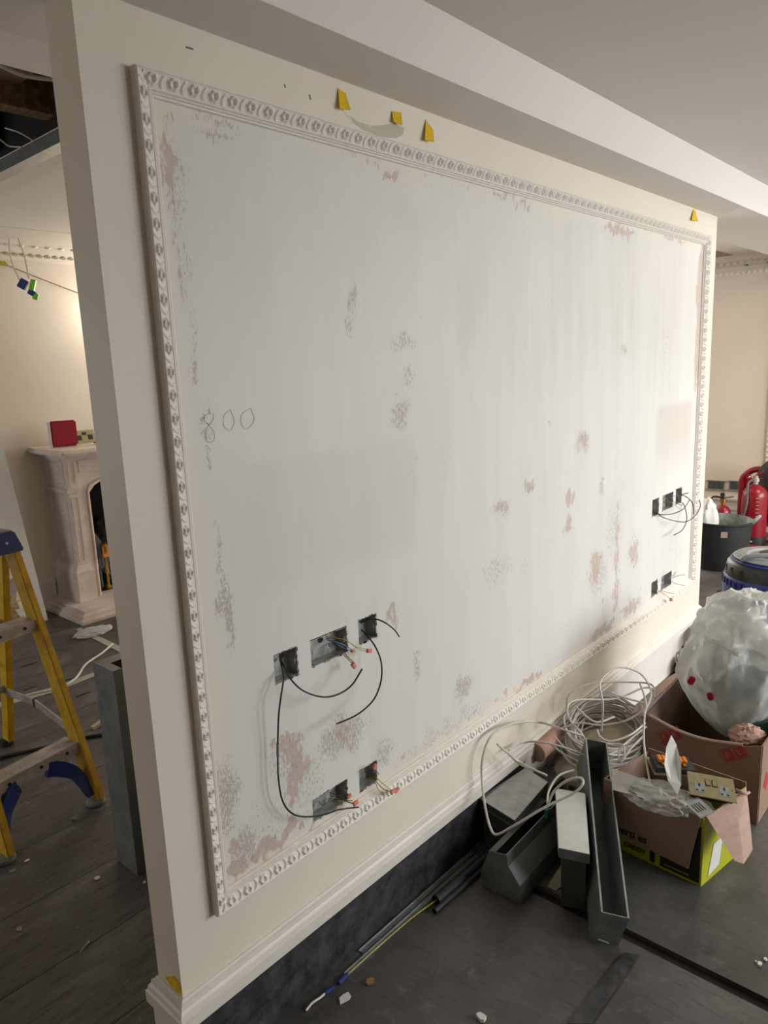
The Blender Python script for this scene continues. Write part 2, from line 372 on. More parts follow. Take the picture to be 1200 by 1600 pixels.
# ---- centre wall with box openings
HOLES=[('s',.318,.390,.856,.928),('d',.434,.560,.857,.926),('s',.603,.672,.863,.930),
       ('d',.407,.532,.447,.509),('s',.578,.649,.447,.509),
       ('s',2.542,2.618,.850,.927),('d',2.662,2.792,.855,.929),('s',2.828,2.905,.858,.934),
       ('s',2.565,2.638,.460,.532),('d',2.681,2.811,.462,.530)]
xs=set(np.round(np.arange(0,LW+1e-6,.0125),4).tolist()+[LW]); zs=set(np.round(np.arange(0,ZB+1e-6,.0125),4).tolist()+[ZB])
for _,a,b_,c,d in HOLES:
    for q in (a,b_):
        xs={x for x in xs if abs(x-q)>.003}|{q}
    for q in (c,d):
        zs={x for x in zs if abs(x-q)>.003}|{q}
xs=sorted(xs); zs=sorted(zs); nx=len(xs); nz_=len(zs)
mb=MB(); mb.v=[Vector((x,0,z)) for z in zs for x in xs]
def inhole(x,z): return any(a<x<b_ and c<z<d for _,a,b_,c,d in HOLES)
for j in range(nz_-1):
    for i in range(nx-1):
        if not inhole((xs[i]+xs[i+1])/2,(zs[j]+zs[j+1])/2):
            mb.f.append((j*nx+i,j*nx+i+1,(j+1)*nx+i+1,(j+1)*nx+i))
nfront=len(mb.v)
mb.add([(0,0,0),(LW,0,0),(LW,TH,0),(0,TH,0),(0,0,ZB),(LW,0,ZB),(LW,TH,ZB),(0,TH,ZB)],[(3,2,1,0),(4,5,6,7),(1,2,6,5),(2,3,7,6),(3,0,4,7)])
for _,a,b_,c,d in HOLES:
    g=.05
    mb.add([(a,0,c),(b_,0,c),(b_,0,d),(a,0,d),(a,g,c),(b_,g,c),(b_,g,d),(a,g,d)],[(0,1,5,4),(1,2,6,5),(2,3,7,6),(3,0,4,7),(4,5,6,7)])
me=bpy.data.meshes.new('wall_middle'); me.from_pydata(mb.v,[],mb.f); me.update()
# wear maps on the wall front, in metres: (x, z, half width, half height, slope, strength)
PINK=[(0.158,1.973,0.0150,0.0797,0,0.80),
 (0.150,1.960,0.0150,0.0910,0,0.50),
 (0.162,1.860,0.0150,0.0586,0,0.55),
 (0.165,1.754,0.0150,0.0721,0,0.50),
 (0.164,2.040,0.0150,0.0120,0,0.80),
 (0.176,1.589,0.0150,0.0313,0,0.80),
 (0.176,1.657,0.0150,0.0617,0,0.40),
 (0.187,1.505,0.0150,0.0385,0,0.50),
 (0.195,1.399,0.0150,0.0527,0,0.55),
 (0.194,1.152,0.0150,0.0832,0,0.30),
 (0.197,1.065,0.0150,0.0849,0,0.45),
 (0.682,2.073,0.1026,0.0120,0,0.50),
 (0.773,2.056,0.0829,0.0120,0,0.55),
 (0.803,2.042,0.0624,0.0120,0,0.85),
 (1.036,2.062,0.1348,0.0120,0,0.55),
 (1.308,2.064,0.1217,0.0120,0,0.70),
 (1.437,2.053,0.0537,0.0120,0,0.80),
 (1.685,2.033,0.3078,0.0120,0,0.40),
 (2.111,2.045,0.1126,0.0229,0,1.00),
 (2.228,2.038,0.0598,0.0237,0,0.80),
 (2.317,2.090,0.4295,0.0120,0,0.50),
 (2.696,2.069,0.1371,0.0120,0,0.90),
 (3.033,1.892,0.0436,0.1747,0,1.30),
 (3.036,1.609,0.0354,0.2122,0,1.20),
 (2.737,2.041,0.2622,0.0120,0,0.30),
 (0.837,1.627,0.0476,0.0331,0,0.42),
 (0.840,1.544,0.0267,0.0269,0,0.40),
 (0.801,1.444,0.0262,0.0338,0,0.40),
 (1.848,1.272,0.0466,0.0338,0,0.70),
 (1.456,1.151,0.0376,0.0220,0,0.90),
 (1.284,1.108,0.0453,0.0253,0,0.65),
 (1.753,1.063,0.0350,0.0389,0,0.90),
 (1.745,0.962,0.0301,0.0394,0,0.90),
 (1.975,0.751,0.0574,0.0755,0,0.85),
 (2.170,0.774,0.0316,0.1972,0,0.75),
 (2.349,0.729,0.0622,0.0650,0,0.85),
 (2.175,0.576,0.0385,0.0870,0,0.75),
 (2.054,0.539,0.0243,0.0708,0,0.50),
 (1.812,0.738,0.0211,0.0570,0,0.40),
 (2.696,0.532,0.0490,0.0458,0,0.30),
 (2.332,0.474,0.1253,0.0366,0,0.90),
 (2.046,0.457,0.1335,0.0286,0,0.95),
 (1.768,0.424,0.1818,0.0215,0,0.50),
 (1.433,0.446,0.1304,0.0147,0,0.90),
 (1.307,0.453,0.1023,0.0141,0,0.60),
 (1.098,0.455,0.0977,0.0133,0,0.60),
 (0.978,0.461,0.1127,0.0128,0,0.50),
 (0.791,0.460,0.0791,0.0140,0,0.50),
 (0.353,0.685,0.0395,0.0228,0,0.95),
 (0.374,0.624,0.0365,0.0566,0,0.95),
 (0.342,0.562,0.0238,0.0665,0,0.90),
 (0.324,0.706,0.0308,0.0120,0,0.90),
 (0.526,0.653,0.0505,0.0387,0,0.62),
 (0.546,0.599,0.0328,0.0251,0,0.60),
 (0.334,0.469,0.0518,0.0152,0,1.10),
 (0.273,0.464,0.0738,0.0148,0,1.10),
 (0.208,0.455,0.0533,0.0120,0,0.90),
 (0.221,0.435,0.1040,0.0120,0,0.60),
 (0.164,0.514,0.0150,0.0156,0,1.10),
 (0.164,0.473,0.0150,0.0220,0,1.00),
 (0.686,0.507,0.0211,0.0345,0,0.55),
 (0.628,0.515,0.0252,0.0150,0,0.50),
 (0.736,0.911,0.0184,0.0291,0,0.80),
 (0.751,0.876,0.0150,0.0184,0,0.70),
 (0.626,1.734,0.0150,0.0746,0,0.35),
 (2.699,0.907,0.0480,0.1557,0,0.30),
 (1.236,0.915,0.0745,0.0429,0,0.35),
 (2.471,0.496,0.1037,0.0564,0,0.40),
 (1.049,0.573,0.0407,0.0299,0,0.30),
 (0.833,0.724,0.0173,0.0233,0,0.35),
 (0.804,0.734,0.0150,0.0192,0,0.30)]
GREY=[(0.642,1.742,0.0157,0.0330,0,1.00),
 (0.620,1.682,0.0150,0.0361,0,1.00),
 (0.631,1.719,0.0150,0.0750,0,0.70),
 (0.922,1.711,0.0391,0.0135,0,0.70),
 (0.824,1.635,0.0680,0.0362,0,0.80),
 (0.846,1.543,0.0376,0.0270,0,0.80),
 (0.801,1.444,0.0419,0.0405,0,0.90),
 (0.788,1.462,0.0156,0.0837,0,0.60),
 (0.196,1.179,0.0150,0.1243,0,0.90),
 (0.201,1.063,0.0197,0.0851,0,1.00),
 (0.151,0.642,0.0495,0.1056,0,0.95),
 (0.200,0.502,0.0387,0.0634,0,1.00),
 (0.267,0.515,0.1121,0.0976,0,0.60),
 (0.279,2.063,0.0715,0.0120,0,0.80),
 (0.233,2.054,0.0150,0.0163,0,0.60),
 (0.291,2.036,0.0727,0.0120,0,0.90),
 (0.192,1.453,0.0150,0.0651,0,0.80),
 (0.176,1.657,0.0208,0.0741,0,0.70),
 (0.177,1.802,0.0175,0.0717,0,0.70),
 (0.175,1.919,0.0229,0.0931,0,0.70),
 (0.419,1.990,0.0413,0.0120,0,0.50),
 (0.374,0.563,0.1020,0.1010,0,0.70),
 (0.339,0.649,0.0785,0.0654,0,0.80),
 (0.525,0.636,0.1148,0.0600,0,0.95),
 (0.681,0.510,0.0526,0.0573,0,0.90),
 (0.833,0.724,0.0231,0.0582,0,0.90),
 (0.851,1.371,0.0150,0.0697,0,0.50),
 (1.066,0.578,0.0480,0.0516,0,1.00),
 (1.077,0.933,0.0150,0.0122,0,0.90),
 (1.597,1.349,0.0150,0.0178,0,1.10),
 (2.196,1.604,0.0364,0.0351,0,0.90),
 (2.654,1.598,0.0903,0.1119,0,0.60),
 (1.848,1.267,0.0726,0.0483,0,0.90),
 (1.825,1.197,0.0617,0.0243,0,0.50),
 (1.288,1.107,0.0757,0.0338,0,0.90),
 (1.255,0.911,0.1282,0.0561,0,0.70),
 (1.434,0.879,0.0675,0.0366,0,0.60),
 (2.147,0.862,0.0995,0.1937,0,0.70),
 (2.006,0.703,0.1171,0.1094,0,0.80),
 (2.348,0.735,0.1104,0.1181,0,0.70),
 (0.862,1.326,0.0150,0.0247,0,0.80),
 (0.846,1.274,0.0150,0.0248,0,0.70),
 (2.199,1.043,0.0378,0.0491,0,0.60),
 (2.018,1.071,0.0287,0.0468,0,0.90),
 (2.115,0.896,0.0244,0.0437,0,0.70),
 (2.696,0.532,0.0979,0.0327,0,0.70),
 (2.804,0.668,0.0848,0.0986,0,0.60),
 (0.681,2.059,0.1540,0.0120,0,0.50),
 (0.897,2.048,0.1218,0.0125,0,0.50),
 (1.223,2.061,0.1917,0.0140,0,0.50),
 (1.776,2.043,0.4321,0.0168,0,0.50),
 (0.978,0.472,0.3003,0.0340,0,0.70),
 (0.758,0.902,0.0375,0.0403,0,0.60),
 (0.408,0.447,0.0170,0.0120,0,1.20),
 (0.868,1.982,0.1565,0.0626,0,0.30)]
SMEAR=[(1.116,1.698,0.0449,0.1264,0,1.00),
 (1.359,1.741,0.2251,0.2136,0,0.70),
 (1.784,1.775,0.2408,0.2411,0,0.90),
 (2.214,1.790,0.2416,0.2941,0,1.00),
 (2.620,1.723,0.2206,0.3272,0,1.00),
 (1.560,1.579,0.2580,0.1273,0,0.50),
 (2.712,1.917,0.1515,0.1353,0,0.90),
 (0.658,1.720,0.0319,0.1061,0,0.80),
 (0.866,1.951,0.0680,0.0315,0,0.60),
 (0.867,1.422,0.1657,0.2085,0,0.35),
 (2.890,0.649,0.2289,0.1006,0,0.60),
 (2.284,1.195,0.1951,0.3270,0,0.40),
 (0.529,1.716,0.4089,0.1437,0,0.20)]
co=np.empty(len(me.vertices)*3); me.vertices.foreach_get('co',co); co=co.reshape(-1,3)
X_,Z_=co[:,0].copy(),co[:,2].copy(); front=np.arange(len(co))<nfront
XW=X_+np.array([.022*noise.noise(Vector((x*22,z*16,1)))+.012*noise.noise(Vector((x*60,z*45,4))) for x,z in zip(X_,Z_)])
ZW=Z_+np.array([.034*noise.noise(Vector((x*22,z*16,7)))+.018*noise.noise(Vector((x*60,z*45,9))) for x,z in zip(X_,Z_)])
def field(lst):
    a=np.zeros(len(co))
    for x,z,sx,sz,sl,k in lst:
        dx=XW-x; dz=(ZW-z)-sl*dx
        a=np.maximum(a,k*np.exp(-.6*((dx/sx)**2+(dz/sz)**2)**1.6))
    return a*front
def sst(a,b_,x): t=np.clip((x-a)/(b_-a),0,1); return t*t*(3-2*t)
ins=((X_>.115)&(X_<3.08)&(Z_>.41)&(Z_<2.10)&front).astype(float)
# inside the frame the cream paint gives way to skimmed plaster a hand's width in
edge=np.minimum.reduce([X_-.115,3.08-X_,(Z_-.41),2.10-Z_])
ins*=sst(0.012,.075,edge+np.array([.05*noise.noise(Vector((x*4,z*4,2))) for x,z in zip(X_,Z_)]))
tone=.55*sst(2.52,2.60,X_)*(1-sst(2.98,3.02,X_))*sst(.98,1.2,Z_)*(1-sst(1.33,1.36,Z_))
tone=np.maximum(tone,.22*sst(.27,.29,X_)*(1-sst(.83,.87,X_))*sst(1.05,1.12,Z_)*(1-sst(1.37,1.39,Z_)))*front
for nm,arr in (('pink',field(PINK)),('grey',field(GREY)),('smear',field(SMEAR)),('tone',tone),('inside',ins)):
    at_=me.attributes.new(nm,'FLOAT','POINT'); at_.data.foreach_set('value',arr.astype(np.float32))
me.materials.append(MT['panel'])
wm=bpy.data.objects.new('wall_middle',me); col.objects.link(wm); wm['_w']=[0,0,0]; tag(wm,kind='structure')
# pencil figures 8 0 0
def strokes(name,lists,r,m,parent=None,**k):
    mb=MB()
    for l in lists: mb.tube(l,r,4,6)
    return obj(name,mb,m,parent,**k)
strokes('pencil_figure',[[(0.2114,-0.0006,1.4721),(0.1901,-0.0006,1.4791),(0.1884,-0.0006,1.4923),(0.2075,-0.0006,1.4960),(0.2079,-0.0006,1.4842),(0.1885,-0.0006,1.4636),(0.1891,-0.0006,1.4399),(0.2050,-0.0006,1.4409),(0.2069,-0.0006,1.4593),(0.1901,-0.0006,1.4791)]],.00035,'pencil',wm)
strokes('pencil_figure',[[(0.2531,-0.0006,1.5006),(0.2355,-0.0006,1.4886),(0.2334,-0.0006,1.4675),(0.2488,-0.0006,1.4580),(0.2605,-0.0006,1.4759),(0.2531,-0.0006,1.5006)]],.00035,'pencil',wm)
strokes('pencil_figure',[[(0.3069,-0.0006,1.4995),(0.2838,-0.0006,1.4903),(0.2783,-0.0006,1.4689),(0.2925,-0.0006,1.4567),(0.3133,-0.0006,1.4742),(0.3069,-0.0006,1.4995)]],.00035,'pencil',wm)
# beam / wall scuffs near the top
for a,b_ in (((.218,2.180),(.235,2.181)),((.46,2.172),(.463,2.166)),((.532,2.168),(.535,2.158))):
    obj('scuff_mark',MB().bar((a[0],-.0004,a[1]),(b_[0],-.0004,b_[1]),.0008,.003,(0,0,1)),'greycab',wm)
# ---- skirting cap (swept profile along the front and round both ends)
prof=[(0,.237),(.004,.236),(.006,.231),(.012,.228),(.013,.223),(.013,.219),(.018,.213),(.020,.206),(.020,.203),(.024,.200),(.024,.170),(0,.170)]
def skirt(name,prof,m,path):
    mb=MB(); n=len(prof); rings=[]
    for (px,py,ox,oy) in path:
        rings.append([(px+ox*d,py+oy*d,z) for d,z in prof])
    mb.v=[Vector(p) for r in rings for p in r]
    for i in range(len(rings)-1):
        for k in range(n):
            a=i*n;b_=a+n; mb.f.append((a+k,a+(k+1)%n,b_+(k+1)%n,b_+k))
    mb.f.append(tuple(range(n))); mb.f.append(tuple(range((len(rings)-1)*n+n-1,(len(rings)-1)*n-1,-1)))
    return obj(name,mb,m,kind='structure')
PATH=[(0,TH,-1,1),(0,0,-1,-1),(LW,0,1,-1),(LW,TH,1,1)]
cap=skirt('baseboard_middle',prof,'skirt',PATH)
obj('baseboard_end',MB().box(-.021,0,-.0,TH,0,.169),'skirt',kind='structure')
obj('baseboard_far',MB().box(1.398,LW+.02,-.021,0,0,.169),'skirt',kind='structure')
bp=obj('black_skirting_board',MB().box(-.021,1.396,-.017,0,0.001,.169),'plinth',cap)
# leftover yellow tape at the foot of the wall end
tag(obj('yellow_tape_scrap',MB().sheet([(-0.0010,0.0662,0.2525),(-0.0010,0.0254,0.2791),(-0.0010,0.0040,0.2725),(-0.0010,-0.0012,0.2445),(-0.0010,0.0376,0.2382)],.0008),'yellowtape'),'small yellow tape scrap stuck above the skirting at the wall end','tape')
# ---- panel moulding: four mitred lengths with carved leaves
X0,X1,Z0,Z1=.094,3.100,.388,2.116
PR=[(0,0),(0,.019),(.003,.022),(.006,.020),(.027,.011),(.029,.0125),(.031,.0125),(.033,.009),(.036,.0095),(.038,.006),(.040,.0055),(.042,.003),(.042,0)]
def trimlen(name,p,q,t,a):   # p->q outer edge, t along, a inward
    p=Vector(p);q=Vector(q);t=Vector(t);a=Vector(a);n=Vector((0,-1,0)); mb=MB(); k=len(PR)
    for s_,sg in ((p,1),(q,-1)):
        mb.v+=[s_+t*sg*d+a*d+n*h for d,h in PR]
    for i in range(k-1): mb.f.append((i,i+1,i+1+k,i+k))
    mb.f.append(tuple(range(k))); mb.f.append(tuple(range(2*k-1,k-1,-1)))
    return obj(name,mb,'trim',kind='structure')
def leafmesh(pitch):
    nu,nv=22,15; P=[]; wdt=.0225
    for j in range(nv):
        v=j/(nv-1)
        for i in range(nu):
            u=i/(nu-1)
            # base slope of the moulding face
            s_=.005+wdt*v; base=.0206-(.0206-.0108)*v
            arch=math.sin(PI*v)
            # S-shaped rib between two leaves
            ur=.06+.12*math.sin((v-.15)*PI*1.1); d=abs(((u-ur+.5)%1)-.5)
            h=.0056*math.exp(-(d/.07)**2)*(.4+.6*arch)-.0018*arch
            # serrated leaf cup with a bead in its hollow
            dx=(u-.60)/.30; dy=(v-.48)/.50; r=math.hypot(dx,dy); th=math.atan2(dy,dx)
            R_=.86+.13*math.cos(6*th+.6)
            if r<1.15:
                ring=math.exp(-((r-.68*R_)/.17)**2); h=max(h,.0068*ring)
                h-=.0060*math.exp(-(r/.38)**2)*(1 if dx>-.1 else .6)
                h+=.0064*math.exp(-(((dx+.12)/.2)**2+((dy+.05)/.28)**2))
            e=min(1,v/.08,(1-v)/.08)
            P.append(Vector(((u-.5)*pitch,s_,base+h*e+.0004)))
    return MB().grid(P,nu,nv)
def make_leaf(pitch):
    mb=leafmesh(pitch); me=bpy.data.meshes.new('carved_leaf'); me.from_pydata(mb.v,[],mb.f); me.update()
    for p in me.polygons: p.use_smooth=True
    me.materials.append(MT['trim']); return me
def trim(name,p,q,t,a):
    tr=trimlen(name,p,q,t,a); p=Vector(p);q=Vector(q);t=Vector(t);a=Vector(a)
    Ln=(q-p).length-.030; n=max(1,round(Ln/.0452)); pit=Ln/n; me=make_leaf(pit)
    Mx=Matrix((t,a,Vector((0,-1,0)))).transposed().to_4x4()
    for i in range(n):
        o=bpy.data.objects.new('carved_leaf',me); col.objects.link(o); o.parent=tr
        pos=p+t*(.015+(i+.5)*pit); M=Mx.copy(); M.translation=pos-Vector(tr['_w']); o.matrix_local=M
trim('trim_3',(X0,0,Z0),(X1,0,Z0),(1,0,0),(0,0,1))
trim('trim_4',(X1,0,Z0),(X1,0,Z1),(0,0,1),(-1,0,0))
trim('trim_5',(X1,0,Z1),(X0,0,Z1),(-1,0,0),(0,0,-1))
trim('trim_6',(X0,0,Z1),(X0,0,Z0),(0,0,-1),(1,0,0))
# ---- metal back boxes in the wall
def backbox(h,label,group=None):
    k,a,b_,c,d=h; t=.0012; e=.0006; D=.034
    r=empty('socket_box',((a+b_)/2,D,c),label,'socket box',group)
    mb=MB()
    a+=e;b_-=e;c+=e;d-=e
    mb.box(a,b_,D-t,D,c,d); mb.box(a,a+t,.002,D-t,c,d); mb.box(b_-t,b_,.002,D-t,c,d); mb.box(a+t,b_-t,.002,D-t,c,c+t); mb.box(a+t,b_-t,.002,D-t,d-t,d)
    obj('box_shell',mb,'box',r)
    for x in ((a+.003),(b_-.003)):
        obj('fixing_lug',MB().box(x-.0025,x+.0025,.004,.0055,(c+d)/2-.006,(c+d)/2+.006),'galv',r)
    for i in range(2 if k=='s' else 3):
        cx_=a+(b_-a)*(i+.7)/(2.4 if k=='s' else 3.4); M=rotx(PI/2)
        obj('knockout',MB().lathe([(.0085,0),(.0085,.001),(.006,.0016),(0,.0016)],(cx_,D-t,(c+d)/2+.012*(1 if i%2 else -1)),16,M),'ink' if i%2 else 'galvdull',r)
    # ragged lip of cut plaster round the opening
    random.seed(int(a*1000)); mb=MB()
    for s_ in range(26):
        q=random.random(); w_=random.uniform(.003,.011)
        if s_%3==0: x=a+(b_-a)*q; z=c-.001; mb.rbox((x,.0005,z),(w_,.002,random.uniform(.002,.006)))
        elif s_%3==1: x=b_+.001; z=c+(d-c)*q; mb.rbox((x,.0005,z),(random.uniform(.002,.006),.002,w_))
        else: x=a+(b_-a)*q; z=d+.001; mb.rbox((x,.0005,z),(w_,.002,random.uniform(.001,.004)))
    obj('ragged_plaster',mb,'plast',r,kind='stuff')
    return r
def wirecon(r,name,pts,m,rad=.0011):
    return obj(name,MB().tube(pts,rad,6,6),m,r,smooth=True)
def connector(r,c,d,size=.011):
    c=Vector(c); d=Vector(d).normalized(); s_=d.cross(Vector((0,-1,.2))).normalized()
    M=Matrix((d,s_,d.cross(s_))).transposed()
    o=obj('wire_connector',MB().rbox(c,(size*1.5,size,size*.55),M),'clearclip',r,bev=.001)
    obj('lever',MB().rbox(c+M@Vector((-.002,-size*.25,size*.36)),(size*.9,size*.36,size*.25),M).rbox(c+M@Vector((-.002,size*.25,size*.36)),(size*.9,size*.36,size*.25),M),'orangeclip',o)
LB=['left metal back box with two long black cables hanging from it, near the wall end',
 'wide metal back box with yellow, blue and brown wires in connectors, near wall end',
 'right metal back box with two curling black cables, of the near upper row',
 'wide metal back box low by the bottom moulding, with brown and yellow wires',
 'narrow metal back box low by the bottom moulding, red connectors over the trim',
 'first small box of the far upper row, long black cable loops leaving it',
 'wide box in the middle of the far upper row with grey and yellow wires',
 'last box of the far upper row nearest the wall corner',
 'small box of the far lower row with wires ending in a red connector',
 'wide box of the far lower row with dark wires and a green and yellow loop']
BX=[backbox(h,l) for h,l in zip(HOLES,LB)]
CB=.0022
# near upper left: two black cables
wirecon(BX[0],'black_cable',[(0.3574,0.0260,0.8999),(0.3408,0.0000,0.8960),(0.3195,-0.0300,0.8796),(0.2975,-0.0400,0.8354),(0.2919,-0.0350,0.7885),(0.2884,-0.0300,0.7239)],'blackcab',CB)
obj('cable_joint',MB().tube([(0.2888,-0.0300,0.7286),(0.2861,-0.0300,0.6973)],.0034,8,1),'foot',BX[0],smooth=True)
wirecon(BX[0],'black_cable',[(0.2863,-0.0300,0.7005),(0.2833,-0.0300,0.6445),(0.2897,-0.0300,0.5831),(0.3136,-0.0300,0.5367),(0.3544,-0.0300,0.5047),(0.4105,-0.0350,0.4822),(0.4614,-0.0400,0.4719),(0.5305,-0.0400,0.4431)],'blackcab',CB)
wirecon(BX[0],'black_cable',[(0.3596,0.0260,0.9024),(0.3401,-0.0100,0.8957),(0.3337,-0.0400,0.8740),(0.3573,-0.0550,0.8407),(0.4072,-0.0650,0.8098),(0.4554,-0.0700,0.8010),(0.4957,-0.0750,0.8108),(0.5292,-0.0800,0.8423)],'blackcab',CB)
# near upper double
for m_,p in (('gy',[(0.5085,0.0260,0.9088),(0.5055,-0.0100,0.9163),(0.5366,-0.0300,0.8990),(0.5646,-0.0350,0.8721),(0.5873,-0.0400,0.8606)]),
             ('gy',[(0.5126,0.0260,0.9040),(0.5119,-0.0100,0.9108),(0.5257,-0.0300,0.9076),(0.5536,-0.0350,0.8827),(0.5853,-0.0400,0.8665)]),
             ('blue',[(0.5125,0.0260,0.9024),(0.5048,-0.0100,0.9063),(0.5300,-0.0200,0.8903),(0.5443,-0.0300,0.8759)]),
             ('blue',[(0.5144,0.0260,0.8983),(0.5088,-0.0100,0.8999),(0.5251,-0.0200,0.8850),(0.5418,-0.0300,0.8733)]),
             ('brown',[(0.5295,0.0260,0.8865),(0.5168,-0.0100,0.8853),(0.5184,-0.0300,0.8691),(0.5342,-0.0400,0.8457)]),
             ('brown',[(0.5340,0.0260,0.8851),(0.5235,-0.0100,0.8831),(0.5294,-0.0300,0.8620),(0.5390,-0.0400,0.8475)])):
    wirecon(BX[1],{'gy':'earth_wire','blue':'blue_wire','brown':'brown_wire'}[m_],p,m_)
connector(BX[1],(0.5971,-0.0420,0.8579),(1,0,-.3)); connector(BX[1],(0.5489,-0.0320,0.8714),(1,0,-.2),.008); connector(BX[1],(0.5386,-0.0420,0.8378),(.6,0,-1))
# near upper right
wirecon(BX[2],'black_cable',[(0.6459,0.0260,0.9071),(0.6415,0.0000,0.9211),(0.6466,-0.0300,0.9259),(0.6613,-0.0500,0.9134),(0.6850,-0.0550,0.8894),(0.6963,-0.0600,0.8691)],'blackcab',CB)
wirecon(BX[2],'black_cable',[(0.6421,0.0260,0.8865),(0.6315,0.0000,0.8812),(0.6194,-0.0400,0.8659),(0.6198,-0.0600,0.8282),(0.6085,-0.0700,0.7852),(0.5839,-0.0700,0.7448),(0.5465,-0.0700,0.7277),(0.5042,-0.0650,0.7188),(0.4507,-0.0600,0.7204)],'blackcab',CB)
# near lower double
for m_,p in (('brown',[(0.4919,0.0260,0.4794),(0.4856,-0.0050,0.4874),(0.5009,-0.0200,0.4820),(0.5097,-0.0300,0.4815)]),
             ('gy',[(0.4832,0.0260,0.4576),(0.4844,-0.0050,0.4714),(0.5044,-0.0200,0.4653),(0.5224,-0.0300,0.4564)]),
             ('blackcab',[(0.4555,0.0300,0.4702),(0.4348,-0.0050,0.4841),(0.4490,-0.0120,0.4906),(0.4832,0.0000,0.4830),(0.5044,-0.0200,0.4653),(0.5221,-0.0300,0.4528)]),
             ('brown',[(0.4883,0.0260,0.4625),(0.4912,-0.0100,0.4717),(0.5204,-0.0300,0.4630)])):
    wirecon(BX[3],'wire',p,m_)
connector(BX[3],(0.5277,-0.0340,0.4534),(1,0,.1)); connector(BX[3],(0.5058,-0.0340,0.4850),(1,0,.4),.009)
for m_,p in (('gy',[(0.6334,0.0200,0.4600),(0.6351,-0.0100,0.4646),(0.6435,-0.0300,0.4487),(0.6604,-0.0400,0.4286)]),
             ('brown',[(0.6334,0.0200,0.4600),(0.6272,-0.0100,0.4645),(0.6377,-0.0300,0.4399),(0.6574,-0.0400,0.4242)]),
             ('gy',[(0.6334,0.0200,0.4600),(0.6293,-0.0100,0.4558),(0.6245,-0.0300,0.4387),(0.6546,-0.0400,0.4217)]),
             ('blue',[(0.6289,0.0200,0.4719),(0.6291,-0.0100,0.4946),(0.6249,-0.0300,0.4886)]),
             ('brown',[(0.6264,0.0200,0.4731),(0.6218,-0.0100,0.5019),(0.6112,-0.0300,0.5181)])):
    wirecon(BX[4],'wire',p,m_)
connector(BX[4],(0.6657,-0.0420,0.4208),(1,0,.2)); connector(BX[4],(0.6796,-0.0440,0.4186),(1,0,.4),.010); connector(BX[4],(0.6091,-0.0320,0.5198),(.5,0,1),.010)
# far rows
wirecon(BX[5],'black_cable',[(2.6471,0.0260,0.8520),(2.5907,-0.0200,0.8549),(2.6515,-0.0500,0.8501),(2.7690,-0.0600,0.8548),(2.8202,-0.0700,0.8936)],'blackcab',CB)
wirecon(BX[5],'black_cable',[(2.6471,0.0260,0.8520),(2.6151,-0.0200,0.8384),(2.6679,-0.0600,0.8149),(2.7529,-0.0800,0.7981),(2.8118,-0.1000,0.8173),(2.8469,-0.1100,0.8557),(2.8333,-0.1100,0.8921)],'blackcab',CB)
wirecon(BX[7],'black_cable',[(2.9532,0.0260,0.8790),(2.8931,-0.0200,0.8928),(2.9166,-0.0500,0.8568),(2.9124,-0.0600,0.8010)],'blackcab',CB)
wirecon(BX[7],'black_cable',[(2.9639,0.0260,0.8610),(2.8996,-0.0200,0.8375),(2.8761,-0.0400,0.7799),(2.7926,-0.0500,0.7463),(2.6865,-0.0500,0.7426)],'blackcab',CB)
wirecon(BX[7],'black_cable',[(2.9528,0.0260,0.8823),(2.8745,-0.0200,0.9053),(2.8862,-0.0400,0.9115)],'blackcab',CB)
for m_,p in (('blackcab',[(2.7676,0.0260,0.9026),(2.7436,-0.0200,0.8892),(2.8071,-0.0400,0.8617)]),('gy',[(2.7679,0.0260,0.8995),(2.7450,-0.0200,0.8766),(2.8097,-0.0400,0.8394)]),('greycab',[(2.7676,0.0260,0.9026),(2.7516,-0.0100,0.9147),(2.8241,-0.0200,0.9039)])):
    wirecon(BX[6],'wire',p,m_)
for m_,p in (('brown',[(2.6815,0.0260,0.4607),(2.6423,-0.0200,0.4666),(2.7064,-0.0400,0.4211)]),('blackcab',[(2.6815,0.0260,0.4607),(2.6579,-0.0200,0.4689),(2.7458,-0.0400,0.4363)])):
    wirecon(BX[8],'wire',p,m_)
connector(BX[8],(2.7013,-0.0450,0.4202),(1,0,-.5),.013)
for m_,p in (('gy',[(2.8773,0.0260,0.4662),(2.7988,-0.0200,0.5231),(2.7869,-0.0300,0.5373),(2.7645,-0.0300,0.5137)]),('blackcab',[(2.8602,0.0260,0.4671),(2.8067,-0.0300,0.5098),(2.8542,-0.0500,0.5079)]),('blackcab',[(2.8602,0.0260,0.4671),(2.7938,-0.0300,0.4739),(2.8610,-0.0500,0.4503)])):
    wirecon(BX[9],'wire',p,m_)
# ---- yellow tape tabs and the slack polythene they held
def tab(pts,label,curl=.0):
    P=[Vector(p) for p in pts]; tag(obj('tape_tab',MB().sheet(P[:4],.0007),'yellowtape'),label,'tape')
TB=[([(0.6221,-0.0010,2.2008),(0.6445,-0.0030,2.1946),(0.6475,-0.0140,2.1574),(0.6139,-0.0120,2.1536)],'yellow tape tab stuck above the moulding, nearest the wall end of three'),
    ([(0.8081,-0.0010,2.1911),(0.8426,-0.0030,2.1948),(0.8327,-0.0140,2.1609),(0.8035,-0.0100,2.1648)],'yellow tape tab above the moulding, the middle of three'),
    ([(0.9429,-0.0010,2.1991),(0.9719,-0.0030,2.1796),(0.9590,-0.0140,2.1454),(0.9239,-0.0120,2.1440)],'narrow yellow tape tab above the moulding, right of the other two'),
    ([(2.8954,-0.0010,2.2147),(2.9172,-0.0020,2.2144),(2.9360,-0.0120,2.1653),(2.8598,-0.0100,2.1627)],'small yellow tape tab high at the far end of the wall')]
for p,l in TB: tab(p,l)
